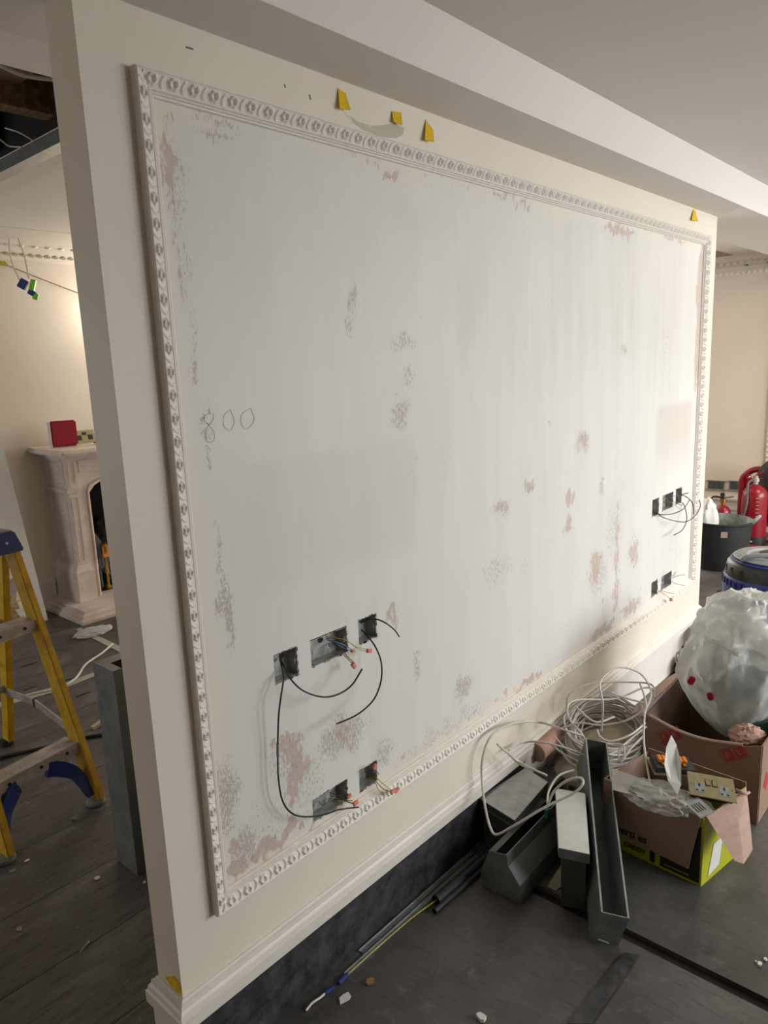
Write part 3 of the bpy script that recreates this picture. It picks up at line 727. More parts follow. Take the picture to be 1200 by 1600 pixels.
# ================================================================= FRONT ROOM FLOOR CLUTTER
def crumple(c,rad,seed,amp=.16,seg=64,ring=40,freq=3.2,squash=None,zmin=None):
    mb=MB(); c=Vector(c)
    for j in range(ring+1):
        ph=PI*j/ring
        for i in range(seg):
            th=2*PI*i/seg; d=Vector((math.sin(ph)*math.cos(th),math.sin(ph)*math.sin(th),math.cos(ph)))
            q=Vector((d.x,d.y,d.z*.6))*freq*.62+Vector((seed*7.1,seed*3.3,seed))
            w_=noise.noise(q*.8+Vector((9,4,1))); q=q+Vector((w_,-w_,w_))*.5
            r=1+amp*(.55-1.6*abs(noise.noise(q)))+amp*.45*(.5-1.5*abs(noise.noise(q*2.1+Vector((5,1,2)))))+amp*.26*(.4-1.2*abs(noise.noise(q*4.6)))
            p=Vector((d.x*rad[0]*r,d.y*rad[1]*r,d.z*rad[2]*r))
            if squash: p=squash(p)
            p=c+p
            if zmin is not None and p.z<zmin: p.z=zmin+.001
            mb.v.append(p)
    for j in range(ring):
        for i in range(seg):
            a=j*seg;b_=a+seg; mb.f.append((a+i,a+(i+1)%seg,b_+(i+1)%seg,b_+i))
    return mb
def quadmb(mb,a,b,c,d,t): return mb.sheet([Vector(a),Vector(b),Vector(c),Vector(d)],t)
def wpoly(mb,pts,t): return mb.sheet([Vector(p) for p in pts],t)
# --- open steel trough leaning on the pile
a,b_,t1,t2=[Vector(p) for p in ((0.9332,-0.5326,0.1232),(0.9806,-0.5884,0.1119),(1.4833,-0.2089,0.2876),(1.5299,-0.2674,0.2651))]
ft=Vector((.951,-.495,.001)); dv=ft-a; L1=((t1-a)+(t2-b_))/2; L1d=L1.normalized()
wv=(b_-a); wv=(wv-L1d*wv.dot(L1d)); wv=wv.normalized()*.075
dv=(dv-L1d*dv.dot(L1d)); dv=(dv-wv.normalized()*dv.dot(wv.normalized()))
rt=empty('steel_duct',(ft.x,ft.y,0),'long open galvanised duct leaning from the floor onto the cable coil','duct','galvanised duct offcuts')
P=lambda i,j,k: a+L1*i+wv*j+dv*k
tt=.0018
def slab(i0,i1,j0,j1,k0,k1):
    q=[P(i0,j0,k0),P(i1,j0,k0),P(i1,j1,k0),P(i0,j1,k0)]; r=[P(i0,j0,k1),P(i1,j0,k1),P(i1,j1,k1),P(i0,j1,k1)]
    return q,r
e=.025; ek=.018; el=.003
obj('side_wall',MB().hexa(*slab(0,1,0,e,0,1)),'galvdull',rt); obj('side_wall',MB().hexa(*slab(0,1,1-e,1,0,1)),'galvdull',rt)
obj('back_wall',MB().hexa(*slab(0,1,e,1-e,1-ek,1)),'galvdark',rt)  # darker steel paints the shade deep in the trough
obj('end_plate',MB().hexa(*slab(0,el,e,1-e,0,1-ek)),'galv',rt); obj('end_plate',MB().hexa(*slab(1-el,1,e,1-e,0,1-ek)),'galvdull',rt)
obj('rim_fold',MB().hexa(*slab(0,1,0,.07,-.006,0)).hexa(*slab(0,1,.93,1,-.006,0)),'galv',rt)
obj('score_mark',MB().bar(P(-.001,.25,.86),P(-.001,.65,.9),.002,.001,(1,0,0)),'white',rt)
# --- faceted steel box, open on top
cs=[Vector(p) for p in ((.947,-.168,.132),(.947,-.228,.146),(.947,-.235,.110),(.947,-.274,.063),(.947,-.276,.004),(.947,-.202,.001),(.947,-.140,.001),(.947,-.136,.045))]
LD=Vector((.33,.012,0))
rt=empty('duct_transition',(.95,-.2,0),'faceted galvanised duct piece with a slanted side coloured brighter as lit and slot on top','duct')
obj('end_plate',MB().prism(cs,Vector((.0015,0,0))),'galvdull',rt)
for i,nm in ((1,'upper_side'),(2,'slanted_panel'),(3,'lower_side'),(4,'base_panel'),(5,'base_panel'),(6,'rear_panel'),(7,'rear_panel')):
    p,q=cs[i],cs[(i+1)%8]; obj(nm,MB().sheet([p,q,q+LD,p+LD],.0015),'galv' if i<3 else 'galvdull',rt)  # brighter steel on the upper panels paints the light they catch
p,q=cs[0],cs[1]
obj('top_strip',MB().sheet([p,p+(q-p)*.38,p+(q-p)*.38+LD,p+LD],.0015),'galvdark',rt)
obj('far_plate',MB().prism([c_+LD for c_ in cs],Vector((.0015,0,0))),'galvdark',rt)
# --- flat duct by the skirting: bright top and dark sides paint the window light
def boxduct(name,label,top,h,m,m2,group=None,cap_=True):
    T=[Vector(p) for p in top]; r=empty(name,((T[0].x+T[2].x)/2,(T[0].y+T[2].y)/2,T[0].z-h),label,'duct',group)
    B=[p-Vector((0,0,h)) for p in T]
    obj('top_panel',MB().sheet(T,.0016),m,r)
    for i in range(4):
        p,q=T[i],T[(i+1)%4]; pb,qb=B[i],B[(i+1)%4]
        obj('side_panel',MB().sheet([p,q,qb,pb],.0016),m2,r)
    obj('seam',MB().bar(T[3]-Vector((0,0,h*.45)),T[0]-Vector((0,0,h*.45)),.003,.003),m,r)
    return r
boxduct('flat_duct','flat galvanised duct with window light coloured into its bright top and dark sides, lying close to the black skirting',[(1.1168,-0.0144,0.1600),(1.3693,-0.0406,0.1600),(1.3393,-0.1462,0.1600),(1.0864,-0.1707,0.1600)],.055,'galv','galvdark','galvanised duct offcuts')
boxduct('duct_offcut','added dark duct block standing for the shadow beneath the flat galvanised duct',[(1.10,-.045,.103),(1.52,-.04,.103),(1.52,-.128,.103),(1.10,-.128,.103)],.10,'galvdark','galvdark')  # added duct; its dark steel fills the shadow under the flat duct
boxduct('white_duct','short duct piece with a window reflection coloured white on top, resting between the leaning duct and faceted box',[(1.2648,-0.2157,0.2000),(1.2969,-0.3035,0.2000),(1.0331,-0.4489,0.2000),(1.0044,-0.3683,0.2000)],.03,'whitepl','galvdull')  # white top panel paints the window reflection; sides stay dull steel
boxduct('duct_offcut','dark duct offcut on the floor carrying the short white duct piece',[(1.275,-.232,.168),(1.300,-.298,.168),(1.045,-.432,.168),(1.020,-.37,.168)],.167,'galvdark','galvdark')
tag(obj('paper_scrap',MB().sheet([(1.0531,-0.3050,0.0120),(1.1962,-0.2908,0.0200),(1.2370,-0.3320,0.0200),(1.1590,-0.3563,0.0100),(1.0605,-0.3290,0.0040)],.002),'sack'),'tan torn paper scrap under the white duct piece','paper')
tag(obj('plastic_clip',MB().rbox((1.1779,-0.2342,0.1650),(.02,.012,.03)),'greenpl',bev=.002),'small green plastic clip behind the faceted duct','clip')
# --- black tubes and steel track along the skirting
def pipe(label,p,q,r,m):
    p=Vector(p);q=Vector(q); mb=MB(); mb.tube([p,q],r,20,1,cap=False); mb2=MB(); mb2.tube([p,q],r*.86,20,1,cap=False)
    mb.v+=mb2.v; n=len(mb2.v); mb.f+=[tuple(i+n for i in f) for f in mb2.f]
    for k in range(20): mb.f.append((k,(k+1)%20,n+(k+1)%20,n+k))
    return tag(obj('pipe',mb,m,smooth=True),label,'pipe')
pipe('wider black conduit tube lying on the floor, open end toward the camera',(0.7910,-0.0821,0.0160),(1.1945,-0.0934,0.0160),.0155,'black')
pipe('thin black conduit tube beside the wider one, open end toward the camera',(0.7604,-0.1008,0.0090),(1.1628,-0.1131,0.0090),.0085,'black')
def track(label,x0,x1,y,w_,h=.005):
    r=empty('metal_track',((x0+x1)/2,y,0),label,'track')
    obj('web',MB().box(x0,x1,y-w_/2,y+w_/2,.0005,.002),'whitepl' if 0 else 'galv',r)
    obj('flange',MB().box(x0,x1,y-w_/2,y-w_/2+.0012,.002,h),'galv',r); obj('flange',MB().box(x0,x1,y+w_/2-.0012,y+w_/2,.002,h),'galv',r)
track('grey steel track lying against the black skirting board',.52,1.45,-.031,.016)
track('grey steel track lying just outside the one by the skirting',.44,1.42,-.052,.014)
# --- earth wire with taped end
r=empty('earth_wire',(0.4971,-0.0435,0.0000),'yellow and green wire on the floor with a blue taped end, leading to the tubes','wire')
obj('wire',MB().tube([(0.4067,-0.0534,0.0030),(0.4534,-0.0571,0.0040),(0.5598,-0.0573,0.0040),(0.6929,-0.0618,0.0050),(0.7645,-0.0714,0.0080),(0.7948,-0.0791,0.0120),(0.8478,-0.0846,0.0140)],.0022,6,6),'gy',r,smooth=True)
obj('blue_tape',MB().tube([(0.4068,-0.0582,0.0040),(0.4413,-0.0571,0.0050)],.0055,8,2),'bluepl',r,smooth=True)
obj('blue_tape',MB().tube([(0.3624,-0.0539,0.0040),(0.3891,-0.0572,0.0050)],.0055,8,2),'bluepl',r,smooth=True)
obj('bare_end',MB().tube([(0.2967,-0.0529,0.0030),(0.3204,-0.0511,0.0060),(0.3440,-0.0543,0.0050),(0.3648,-0.0537,0.0040)],.003,6,4),'white',r,smooth=True)
# --- crumbs
def flake(label,c,rx,ry,m,seed,h=.003,name='plaster_flake',cat_='flake',group=None):
    random.seed(seed); c=Vector(c); n=9
    P=[c+Vector((rx*math.cos(2*PI*i/n)*random.uniform(.7,1.1),ry*math.sin(2*PI*i/n)*random.uniform(.7,1.1),0)) for i in range(n)]
    return tag(obj(name,MB().prism(P,(0,0,h)),m),label,cat_,group)
flake('pale plaster flake on the floor near the skirting, beside the taped wire end',(0.3859,-0.1021,0.0010),.022,.012,'white',1)
flake('tan chip of board on the floor beside the yellow wire',(0.4624,-0.1181,0.0010),.013,.010,'wood',2,.006,'wood_chip','chip')
flake('small pale block at the bottom edge of the photo',(0.5568,-0.4027,0.0010),.010,.015,'white',3,.01,'plaster_lump','lump')
flake('teal speck of paint on the floor by the near skirting',(0.2357,-0.0017,0.0010),.010,.006,'bluegr',4,.001,'paint_speck','paint')
for i,(u,v) in enumerate(((1186,1507),(1195,1500),(1191,1512))):
    pass
flake('white plaster crumb right of the floor joint, largest of three',(1.1488,-0.8733,0.0030),.008,.006,'white',11,.006,'plaster_crumb','crumb','plaster crumbs')
flake('white plaster crumb right of the floor joint, uppermost of three',(1.1759,-0.8801,0.0030),.006,.005,'white',12,.005,'plaster_crumb','crumb','plaster crumbs')
flake('white plaster crumb right of the floor joint, tiny one left of the others',(1.1536,-0.8627,0.0030),.003,.003,'white',13,.003,'plaster_crumb','crumb','plaster crumbs')
# --- coil of white cable on a dust sheet
sk=obj('dust_sheet',crumple((1.80,-.145,.07),(.33,.125,.075),3,.2,zmin=.0),'sack',smooth=True)
tag(sk,'cream crumpled dust sheet under and behind the white cable coil','sheet')
random.seed(21)
CC=Vector((1.7765,-0.1338,0.1650)); 
def loop(c,rx,ry,tilt,ph,n=14,jit=.012,turn=1.0,zj=.01):
    P=[]
    for i in range(n):
        t=ph+2*PI*turn*i/n
        P.append(c+Vector((rx*math.cos(t)+random.uniform(-jit,jit),min(-.03-c.y,ry*math.sin(t)+random.uniform(-jit,jit)),0.03*math.sin(t)*tilt+random.uniform(-zj,zj))))
    return P
r=empty('cable_coil',(CC.x,CC.y,CC.z-.06),'big loose coil of white cable heaped against the skirting','cable coil')
for k in range(22):
    c=CC+Vector((random.uniform(-.02,.02),random.uniform(-.012,.012)-.02,-.045+.0042*k))
    rx=random.uniform(.15,.225); ry=rx*random.uniform(.56,.70)
    obj('cable_turn',MB().tube(loop(c,rx,ry,random.uniform(.6,1.4),random.uniform(0,6)),.0040,6,4,closed=True),'whitecab',r,smooth=True)
# loose arcs rising from the coil
ARCS=[[(1.6425,-0.0541,0.2748),(1.6525,-0.0613,0.3380),(1.7330,-0.1116,0.3659),(1.8669,-0.2044,0.3473),(1.9190,-0.2660,0.3345),(1.8737,-0.2998,0.3089)],
 [(1.5413,-0.1781,0.2497),(1.5331,-0.1191,0.3138),(1.5895,-0.1095,0.3509),(1.7257,-0.2046,0.3334),(1.8220,-0.2728,0.3597),(1.8508,-0.3074,0.3509)],
 [(1.5513,-0.2379,0.2898),(1.5619,-0.2355,0.3868),(1.5962,-0.2084,0.4507),(1.6816,-0.2331,0.4803),(1.7499,-0.2879,0.4483),(1.7462,-0.3312,0.3922),(1.6917,-0.3429,0.3554)],
 [(1.7066,-0.3066,0.4297),(1.6814,-0.3318,0.4049),(1.6339,-0.3610,0.3862),(1.5684,-0.3813,0.3811),(1.4974,-0.4102,0.3279),(1.4163,-0.4623,0.2613),(1.3957,-0.4731,0.2509)],
 [(1.6460,-0.3607,0.3813),(1.6087,-0.3048,0.3286),(1.5723,-0.2277,0.2997),(1.5379,-0.1593,0.2996),(1.4976,-0.0930,0.2704)],
 [(1.4721,-0.2583,0.3350),(1.4574,-0.2772,0.3193),(1.4707,-0.3099,0.3103),(1.5263,-0.3521,0.3237),(1.6026,-0.3708,0.3400)],
 [(1.6036,-0.3752,0.3291),(1.5416,-0.3462,0.2986),(1.4840,-0.3339,0.2797),(1.4713,-0.3449,0.2471),(1.5180,-0.3570,0.2772),(1.5906,-0.3704,0.2973)],
 [(1.4823,-0.3117,0.2964),(1.4952,-0.3419,0.2940),(1.4821,-0.3507,0.2677),(1.4685,-0.3417,0.2473)],
 [(1.7219,-0.1933,0.3571),(1.7501,-0.2307,0.3366),(1.7757,-0.2930,0.3246)],
 [(1.5916,-0.1189,0.3277),(1.5940,-0.1932,0.2920),(1.6608,-0.2350,0.2976)],
 [(1.4694,-0.0958,0.2585),(1.4805,-0.1530,0.2110),(1.4938,-0.2002,0.2042)],
 [(1.4548,-0.0862,0.2368),(1.4643,-0.1367,0.2052),(1.4736,-0.1814,0.1921)]]
for q in ARCS: obj('loose_arc',MB().tube(q,.0036,6,7),'whitecab',r,smooth=True)
# long stray loop reaching over the ducts
obj('stray_loop',MB().tube([(1.4551,-0.2180,0.3053),(1.4122,-0.1633,0.3296),(1.4367,-0.0500,0.3120),(1.2832,-0.0400,0.3656),(1.1657,-0.0350,0.3698),(1.1124,-0.0350,0.3136),(1.0997,-0.0400,0.2413),(1.0387,-0.0929,0.2021),(1.0076,-0.1299,0.1673),(0.9859,-0.1674,0.1648),(0.9762,-0.2303,0.2235),(1.0330,-0.3042,0.2876),(1.0881,-0.3673,0.3306),(1.1132,-0.3866,0.3587),(1.1423,-0.3597,0.3530),(1.1552,-0.3093,0.3149),(1.1594,-0.2684,0.2643),(1.1554,-0.2488,0.2142)],.0040,8,7),'whitecab',r,smooth=True)
obj('stray_loop',MB().tube([(1.4436,-0.2248,0.2408),(1.4124,-0.1832,0.2644),(1.3772,-0.1094,0.2788),(1.3662,-0.0400,0.2601),(1.2701,-0.0350,0.2722)],.0034,8,7),'whitecab',r,smooth=True)
obj('stray_loop',MB().tube([(1.3458,-0.2395,0.2371),(1.2922,-0.2122,0.2317),(1.2303,-0.2115,0.2087),(1.1702,-0.2383,0.2023)],.0034,8,7),'whitecab',r,smooth=True)
obj('cable_tail',MB().tube([(1.1765,-0.0500,0.3403),(1.2304,-0.0600,0.2847),(1.2663,-0.0800,0.2422),(1.2423,-0.1504,0.2534),(1.2507,-0.1929,0.2444)],.0036,8,6,rs=lambda t:.0036+.0035*math.exp(-((t-.5)/.16)**2)),'whitecab',r,smooth=True)
# roll of pink foam
r=empty('foam_roll',(1.4666,-0.0279,0.1710),'small roll of pinkish foam wrap tucked under the coil by the skirting','roll')
dd=Vector((1,.0,.05)).normalized(); c0=Vector((1.4666,-0.0279,0.1710))
for k,(ra,m_) in enumerate(((.036,'pinkfoam'),(.024,'sack'),(.012,'pinkfoam'))):
    obj('foam_layer',MB().tube([c0-dd*.001*k,c0+dd*.14],ra,20,1),m_,r,smooth=True)
# --- small lime box with torn flaps
A_,B_,C_,D_=Vector((1.35,-.655,0)),Vector((1.368,-.335,0)),Vector((1.600,-.700,0)),Vector((1.618,-.38,0)); Hb=.232; UP=Vector((0,0,1))
r=empty('lime_carton',(1.48,-.52,0),'small lime and black printed carton with torn flaps, full of socket plates','box')
def wallq(nm,p,q,h0,h1,m,t=.004,par=r): return obj(nm,MB().sheet([p+UP*h0,q+UP*h0,q+UP*h1,p+UP*h1],t),m,par)
obj('carton_base',MB().prism([A_+UP*.001,C_+UP*.001,D_+UP*.001,B_+UP*.001],UP*.004),'card',r)
w1=wallq('carton_side',A_,B_,.001,Hb,'lime'); w2=wallq('carton_side',A_,C_,.001,Hb-.004,'lime'); wallq('carton_side',B_,D_,.001,Hb,'card'); wallq('carton_side',C_,D_,.001,Hb+.012,'card')
ab=(B_-A_).normalized(); ac=(C_-A_).normalized(); nA=Vector((-1,.05,0)).normalized()
def onA(s_,h,o=.003): return A_+ab*s_+UP*h+nA*o
obj('black_print',MB().sheet([onA(.004,.012),onA(.125,.012),onA(.125,.20),onA(.004,.20)],.0006),'ink',w1)
obj('black_print',MB().sheet([onA(.142,.012),onA(.158,.012),onA(.158,.12),onA(.142,.12)],.0006),'ink',w1)
text('caddy_lettering','CADDY',.021,onA(.245,.026,.0036),-ab,UP,'ink',w1,bold=.0006)
text('small_print','www.screwcaddy',.011,onA(.112,.022,.0044),-ab,UP,'lime',w1)
# inner flap folded down over the print
f0=[onA(.006,Hb,.006),onA(.318,Hb,.006),onA(.308,.072,.022),onA(.030,.060,.022)]
fp_=obj('carton_flap',MB().sheet(f0,.004),'card',r,label='plain brown flap folded down')
text('script_lettering','verti es',.034,onA(.262,.082,.0262),-ab,UP-nA*.11,'ink',fp_,bold=.0004)
obj('flap_crease',MB().tube([onA(.004,Hb+.002,.004),onA(.16,Hb+.004,.005),onA(.318,Hb+.002,.004)],.003,6,4),'cardlight',r)
# torn pink-brown flap hanging off the right side
tf=[Vector(p) for p in ((1.355,-.662,.234),(1.4555,-0.6940,0.2425),(1.5561,-0.7121,0.2486),(1.5114,-0.7339,0.2146),(1.4084,-0.7767,0.1487),(1.3353,-0.7734,0.1440),(1.3199,-0.7533,0.1540))]
cen=sum(tf,Vector())/len(tf); mbf=MB(); n_=len(tf); off=Vector((.002,.003,.002))
mbf.v=[cen+Vector((-.004,-.004,.012))]+tf+[cen+off]+[p+off for p in tf]
for i in range(n_): mbf.f+= [(0,1+i,1+(i+1)%n_),(n_+1,n_+2+(i+1)%n_,n_+2+i),(1+i,n_+2+i,n_+2+(i+1)%n_,1+(i+1)%n_)]
obj('torn_flap',mbf,'cardlight',r,label='torn pinkish flap hanging outward')
obj('torn_curl',MB().tube([(1.5140,-0.6944,0.2539),(1.5040,-0.7116,0.2614),(1.5137,-0.7236,0.2569),(1.5308,-0.7281,0.2544)],.008,8,4,rs=lambda t:.008-.004*t),'cardlight',r,smooth=True)
obj('shipping_label',MB().sheet([A_+ac*.035+UP*.02+Vector((-.0,-.0034,0)),A_+ac*.10+UP*.03+Vector((0,-.0034,0)),A_+ac*.115+UP*.12+Vector((0,-.0034,0)),A_+ac*.06+UP*.12+Vector((0,-.0034,0))],.0005),'white',w2)
# contents
def plate(corners,th_,m):
    c=[Vector(p) for p in corners]; x=(c[1]-c[0]).normalized(); y=(c[3]-c[0]); y=(y-x*y.dot(x)).normalized(); n=x.cross(y)
    return c,x,y,n
pc,px_,py_,pn=plate([(1.3838,-0.5991,0.2689),(1.4413,-0.6978,0.2535),(1.5031,-0.6665,0.2812),(1.4429,-0.5632,0.3019)],.004,None)
o0=pc[0]; Wp,Hp=.136,.082
def PP(u,v,k=0): return o0+px_*u+py_*v+pn*k
if pn.z<0: pn=-pn
r2=empty('socket_plate',tuple(o0),'brass double socket plate with two switches, on top in the lime carton','socket')
def pbox(nm,u0,u1,v0,v1,k0,k1,m,par,bev=0): return obj(nm,MB().hexa([PP(u0,v0,k0),PP(u1,v0,k0),PP(u1,v1,k0),PP(u0,v1,k0)],[PP(u0,v0,k1),PP(u1,v0,k1),PP(u1,v1,k1),PP(u0,v1,k1)]),m,par,bev=bev)
pbox('face_plate',0,Wp,0,Hp,0,.004,'brassplate',r2,.0012)
pbox('plastic_back',.008,Wp-.008,.008,Hp-.008,-.022,-.0002,'black',r2)
for cx_ in (.032,Wp-.032):
    pi=pbox('socket_insert',cx_-.015,cx_+.015,.014,.046,.004,.0048,'graypad',r2)
    pbox('pin_hole',cx_-.003,cx_+.003,.034,.044,.0048,.0052,'ink',pi); pbox('pin_hole',cx_-.012,cx_-.005,.018,.023,.0048,.0052,'ink',pi); pbox('pin_hole',cx_+.005,cx_+.012,.018,.023,.0048,.0052,'ink',pi)
for cx_ in (Wp/2-.010,Wp/2+.010):
    sw=pbox('rocker_frame',cx_-.008,cx_+.008,.040,.064,.004,.0048,'ink',r2); pbox('rocker',cx_-.0062,cx_+.0062,.042,.062,.0048,.0068,'brassplate',sw,.0006)
for cx_ in (.008,Wp-.008): obj('screw_head',MB().lathe([(.0028,0),(.0028,.001),(0,.0013)],PP(cx_,Hp/2,.004),12,Matrix((px_,py_,pn)).transposed()),'brass',r2)
# upturned socket showing orange terminals
pc,px_,py_,pn=plate([(1.4046,-0.4866,0.2894),(1.4753,-0.5685,0.2773),(1.5603,-0.5547,0.2814),(1.4921,-0.4430,0.3004)],.004,None); o0=pc[0]
if pn.z<0: pn=-pn
r2=empty('upturned_socket',tuple(o0),'upturned black socket back with orange terminal blocks, behind the pointed paper','socket')
pbox('face_plate',-.004,.130,-.004,.078,-.004,0,'brassplate',r2); pbox('plastic_back',.002,.126,.002,.070,0,.018,'black',r2,.002)
for u in (.022,.036,.088,.102):
    pbox('terminal_block',u-.006,u+.006,.030,.056,.018,.030,'orange',r2,.0015)
for u in (.028,.095): pbox('brass_terminal',u-.005,u+.005,.014,.026,.018,.024,'brass',r2,.001)
# pointed folded paper
pp=[(1.4680,-0.5085,0.3985),(1.4135,-0.5138,0.3828),(1.3633,-0.5283,0.3527),(1.3442,-0.5486,0.3160),(1.3362,-0.5795,0.2852),(1.3585,-0.5818,0.3089),(1.3980,-0.5655,0.3564),(1.4453,-0.5335,0.3840)]
tag(obj('folded_paper',MB().sheet(pp,.0015),'white'),'pointed white folded paper standing up in the lime carton','paper')
pc,px_,py_,pn=plate([(1.3228,-0.6526,0.2463),(1.3573,-0.6734,0.2535),(1.3992,-0.6261,0.2611),(1.3606,-0.6003,0.2555)],.004,None); o0=pc[0]
if pn.z<0: pn=-pn
r2=empty('wrapped_plate',tuple(o0),'silver plate in clear wrapping at the near corner of the lime carton','plate')
pbox('face_plate',0,.05,0,.07,-.003,0,'galv',r2)
for k in range(4): pbox('slot',.010+.008*k,.013+.008*k,.018,.05,0,.0008,'ink',r2)
ob=obj('polythene_bag',crumple((1.3633,-0.5166,0.2399),(.070,.09,.022),8,.4,40,24,4.5),'filmthin',smooth=True); tag(ob,'crumpled clear polythene lying in the lime carton in front of the paper','bag')
obz=obj('zip_bag',MB().sheet([(1.3778,-0.3557,0.2717),(1.4164,-0.5278,0.2463),(1.3836,-0.5407,0.2348),(1.3176,-0.3835,0.2615)],.0012).sheet([(1.3176,-0.3835,0.2615),(1.3836,-0.5407,0.2348),(1.3549,-0.5555,0.2316),(1.2887,-0.3990,0.2552)],.0012),'filmthin'); tag(obz,'clear grip-seal bag draped over the left rim of the lime carton','bag')
obj('seal_line',MB().bar((1.3632,-0.3647,0.2638),(1.3991,-0.5325,0.2435),.0022,.0022),'white',obz)
# padding beneath so nothing hangs in the air
tag(obj('packing_paper',crumple((1.485,-.52,.10),(.105,.145,.085),4,.2,40,24,4),'sack',smooth=True),'crumpled packing paper filling the lime carton under the plates','paper')
# --- big brown box with red stamps
X0b,X1b,Y0b,Y1b,Hh=1.765,2.25,-.70,-.30,.295
r=empty('cardboard_box',((X0b+X1b)/2,-.5,0),'large brown cardboard box with red stamped labels, holding a bag of waste','box')
obj('box_base',MB().box(X0b,X1b,Y0b,Y1b,.001,.006),'card',r)
def rimwall(nm,p,q,hs,m='card',t=.005,par=r):
    p=Vector(p);q=Vector(q);n=len(hs); mb=MB(); nrm=(q-p).normalized().cross(UP)*t/2
    for sgn in (-1,1):
        for i,h in enumerate(hs):
            x=p+(q-p)*(i/(n-1)); mb.v+= [x+nrm*sgn+UP*.006,x+nrm*sgn+UP*h]
    for i in range(n-1):
        a0=2*i; b0=2*n+2*i
        mb.f+= [(a0,a0+2,a0+3,a0+1),(b0,b0+1,b0+3,b0+2),(a0+1,a0+3,b0+3,b0+1),(a0,b0,b0+2,a0+2)]
    mb.f+= [(0,1,2*n+1,2*n),(2*n-2,4*n-2,4*n-1,2*n-1)]
    return obj(nm,mb,m,par)
fw=rimwall('box_side',(X0b,Y1b,0),(X0b,Y0b,0),[Hh-.004,Hh-.01,Hh-.022,Hh-.034,Hh-.036,Hh-.032,Hh-.03,Hh-.018,Hh])
rimwall('box_side',(X0b+.003,Y0b,0),(X1b,Y0b,0),[Hh,Hh+.002,Hh-.002,Hh])
rimwall('box_side',(X0b+.003,Y1b,0),(X1b,Y1b,0),[Hh-.02,Hh-.012,Hh,Hh+.012,Hh+.01])
rimwall('box_side',(X1b,Y0b,0),(X1b,Y1b,0),[Hh,Hh,Hh])
obj('box_flap',MB().sheet([(X0b+.02,Y1b+.005,Hh),(X1b,Y1b+.005,Hh+.01),(X1b,Y1b+.10,Hh-.075),(X0b+.06,Y1b+.075,Hh-.06)],.004),'cardlight',r)
obj('torn_edge',MB().tube([(X0b,Y1b-.02,Hh-.006),(X0b-.004,Y1b-.12,Hh-.03),(X0b-.005,Y1b-.22,Hh-.034),(X0b,Y0b+.06,Hh-.016)],.006,6,5),'cardlight',r)
obj('torn_strip',MB().tube([(X0b,Y1b,Hh-.02),(X0b+.02,Y1b+.02,Hh+.005),(X0b+.05,Y1b+.03,Hh-.01)],.012,6,4,rs=lambda t:.013-.008*t),'cardlight',r,smooth=True)
def stamp(c_,rot,s_=.036):
    c_=Vector(c_); ux=Vector((0,-math.cos(rot),math.sin(rot))); uy=Vector((0,math.sin(rot),math.cos(rot))); k=Vector((-.0032,0,0))
    for i,ch in ((-1,'F'),(1,'E')):
        cc=c_+ux*(i*.021)+k; h=.018
        o=obj('stamp_cell',MB().sheet([cc-ux*h-uy*h,cc+ux*h-uy*h,cc+ux*h+uy*h,cc-ux*h+uy*h],.0005),'redink',fw)
        text('stamp_letter',ch,.026,cc-ux*.009-uy*.009+Vector((-.0006,0,0)),ux,uy,'card',o,bold=.0006)
    w_=.0012
    P4=[c_+k-ux*.045-uy*.023,c_+k+ux*.045-uy*.023,c_+k+ux*.045+uy*.023,c_+k-ux*.045+uy*.023]
    mb=MB()
    for i in range(4): mb.bar(P4[i],P4[(i+1)%4],w_,w_,(1,0,0))
    obj('stamp_border',mb,'redink',fw)
stamp((1.7650,-0.3989,0.2337),.62); stamp((1.7650,-0.6152,0.2391),.62)
obj('stamp_cell',MB().sheet([(1.80,Y0b-.0032,.13),(1.84,Y0b-.0032,.10),(1.87,Y0b-.0032,.14),(1.83,Y0b-.0032,.17)],.0005),'redink',r)
tag(obj('paper_wrap',crumple((1.86,-.63,.265),(.05,.05,.035),12,.35,30,18,5),'pinkfoam',smooth=True),'crumpled pinkish striped paper on the right corner of the big box','paper')
tag(obj('green_cloth',crumple((2.05,-.62,.16),(.12,.08,.12),13,.2,34,20,3),'clothgreen',smooth=True),'dark green cloth inside the big box beneath the clear bag','cloth')
# clear waste bag in the box
r=empty('waste_bag',(2.04,-.49,.10),'clear polythene waste bag bulging out of the big cardboard box','bag')
CB_=Vector((2.10,-.515,.375))
obj('bag_film',crumple(CB_,(.205,.185,.215),5,.20,90,60,2.0,squash=lambda p: Vector((p.x*(1-.22*max(0,-p.z)/.2),p.y*(1-.32*max(0,-p.z)/.2),p.z))),'film',r,smooth=True)
obj('bag_neck',crumple((2.1572,-0.5262,0.5470),(.175,.15,.125),6,.38,64,34,2.4),'film',r,smooth=True)
tag(obj('waste_cloth',crumple(CB_+Vector((.03,-.02,-.04)),(.105,.10,.12),9,.22,50,34,3),'clothgreen',smooth=True),'green grey waste bundle seen inside the clear bag','cloth')
tag(obj('waste_paper',crumple(CB_+Vector((-.045,.07,.055)),(.065,.05,.07),10,.3,40,24,4),'whitecab',smooth=True),'pale crumpled wrapper inside the clear bag, upper left','paper')
tag(obj('red_wrapper',MB().rbox((1.8492,-0.4354,0.4248),(.02,.022,.030),rotz(.5)@rotx(.4)),'red',bev=.004),'upper left red wrapper scrap inside the clear bag','wrapper')
tag(obj('red_wrapper',MB().rbox((1.8654,-0.4988,0.3750),(.018,.02,.028),rotz(.2)@rotx(-.3)),'red',bev=.004),'lower right red wrapper scrap inside the clear bag','wrapper')
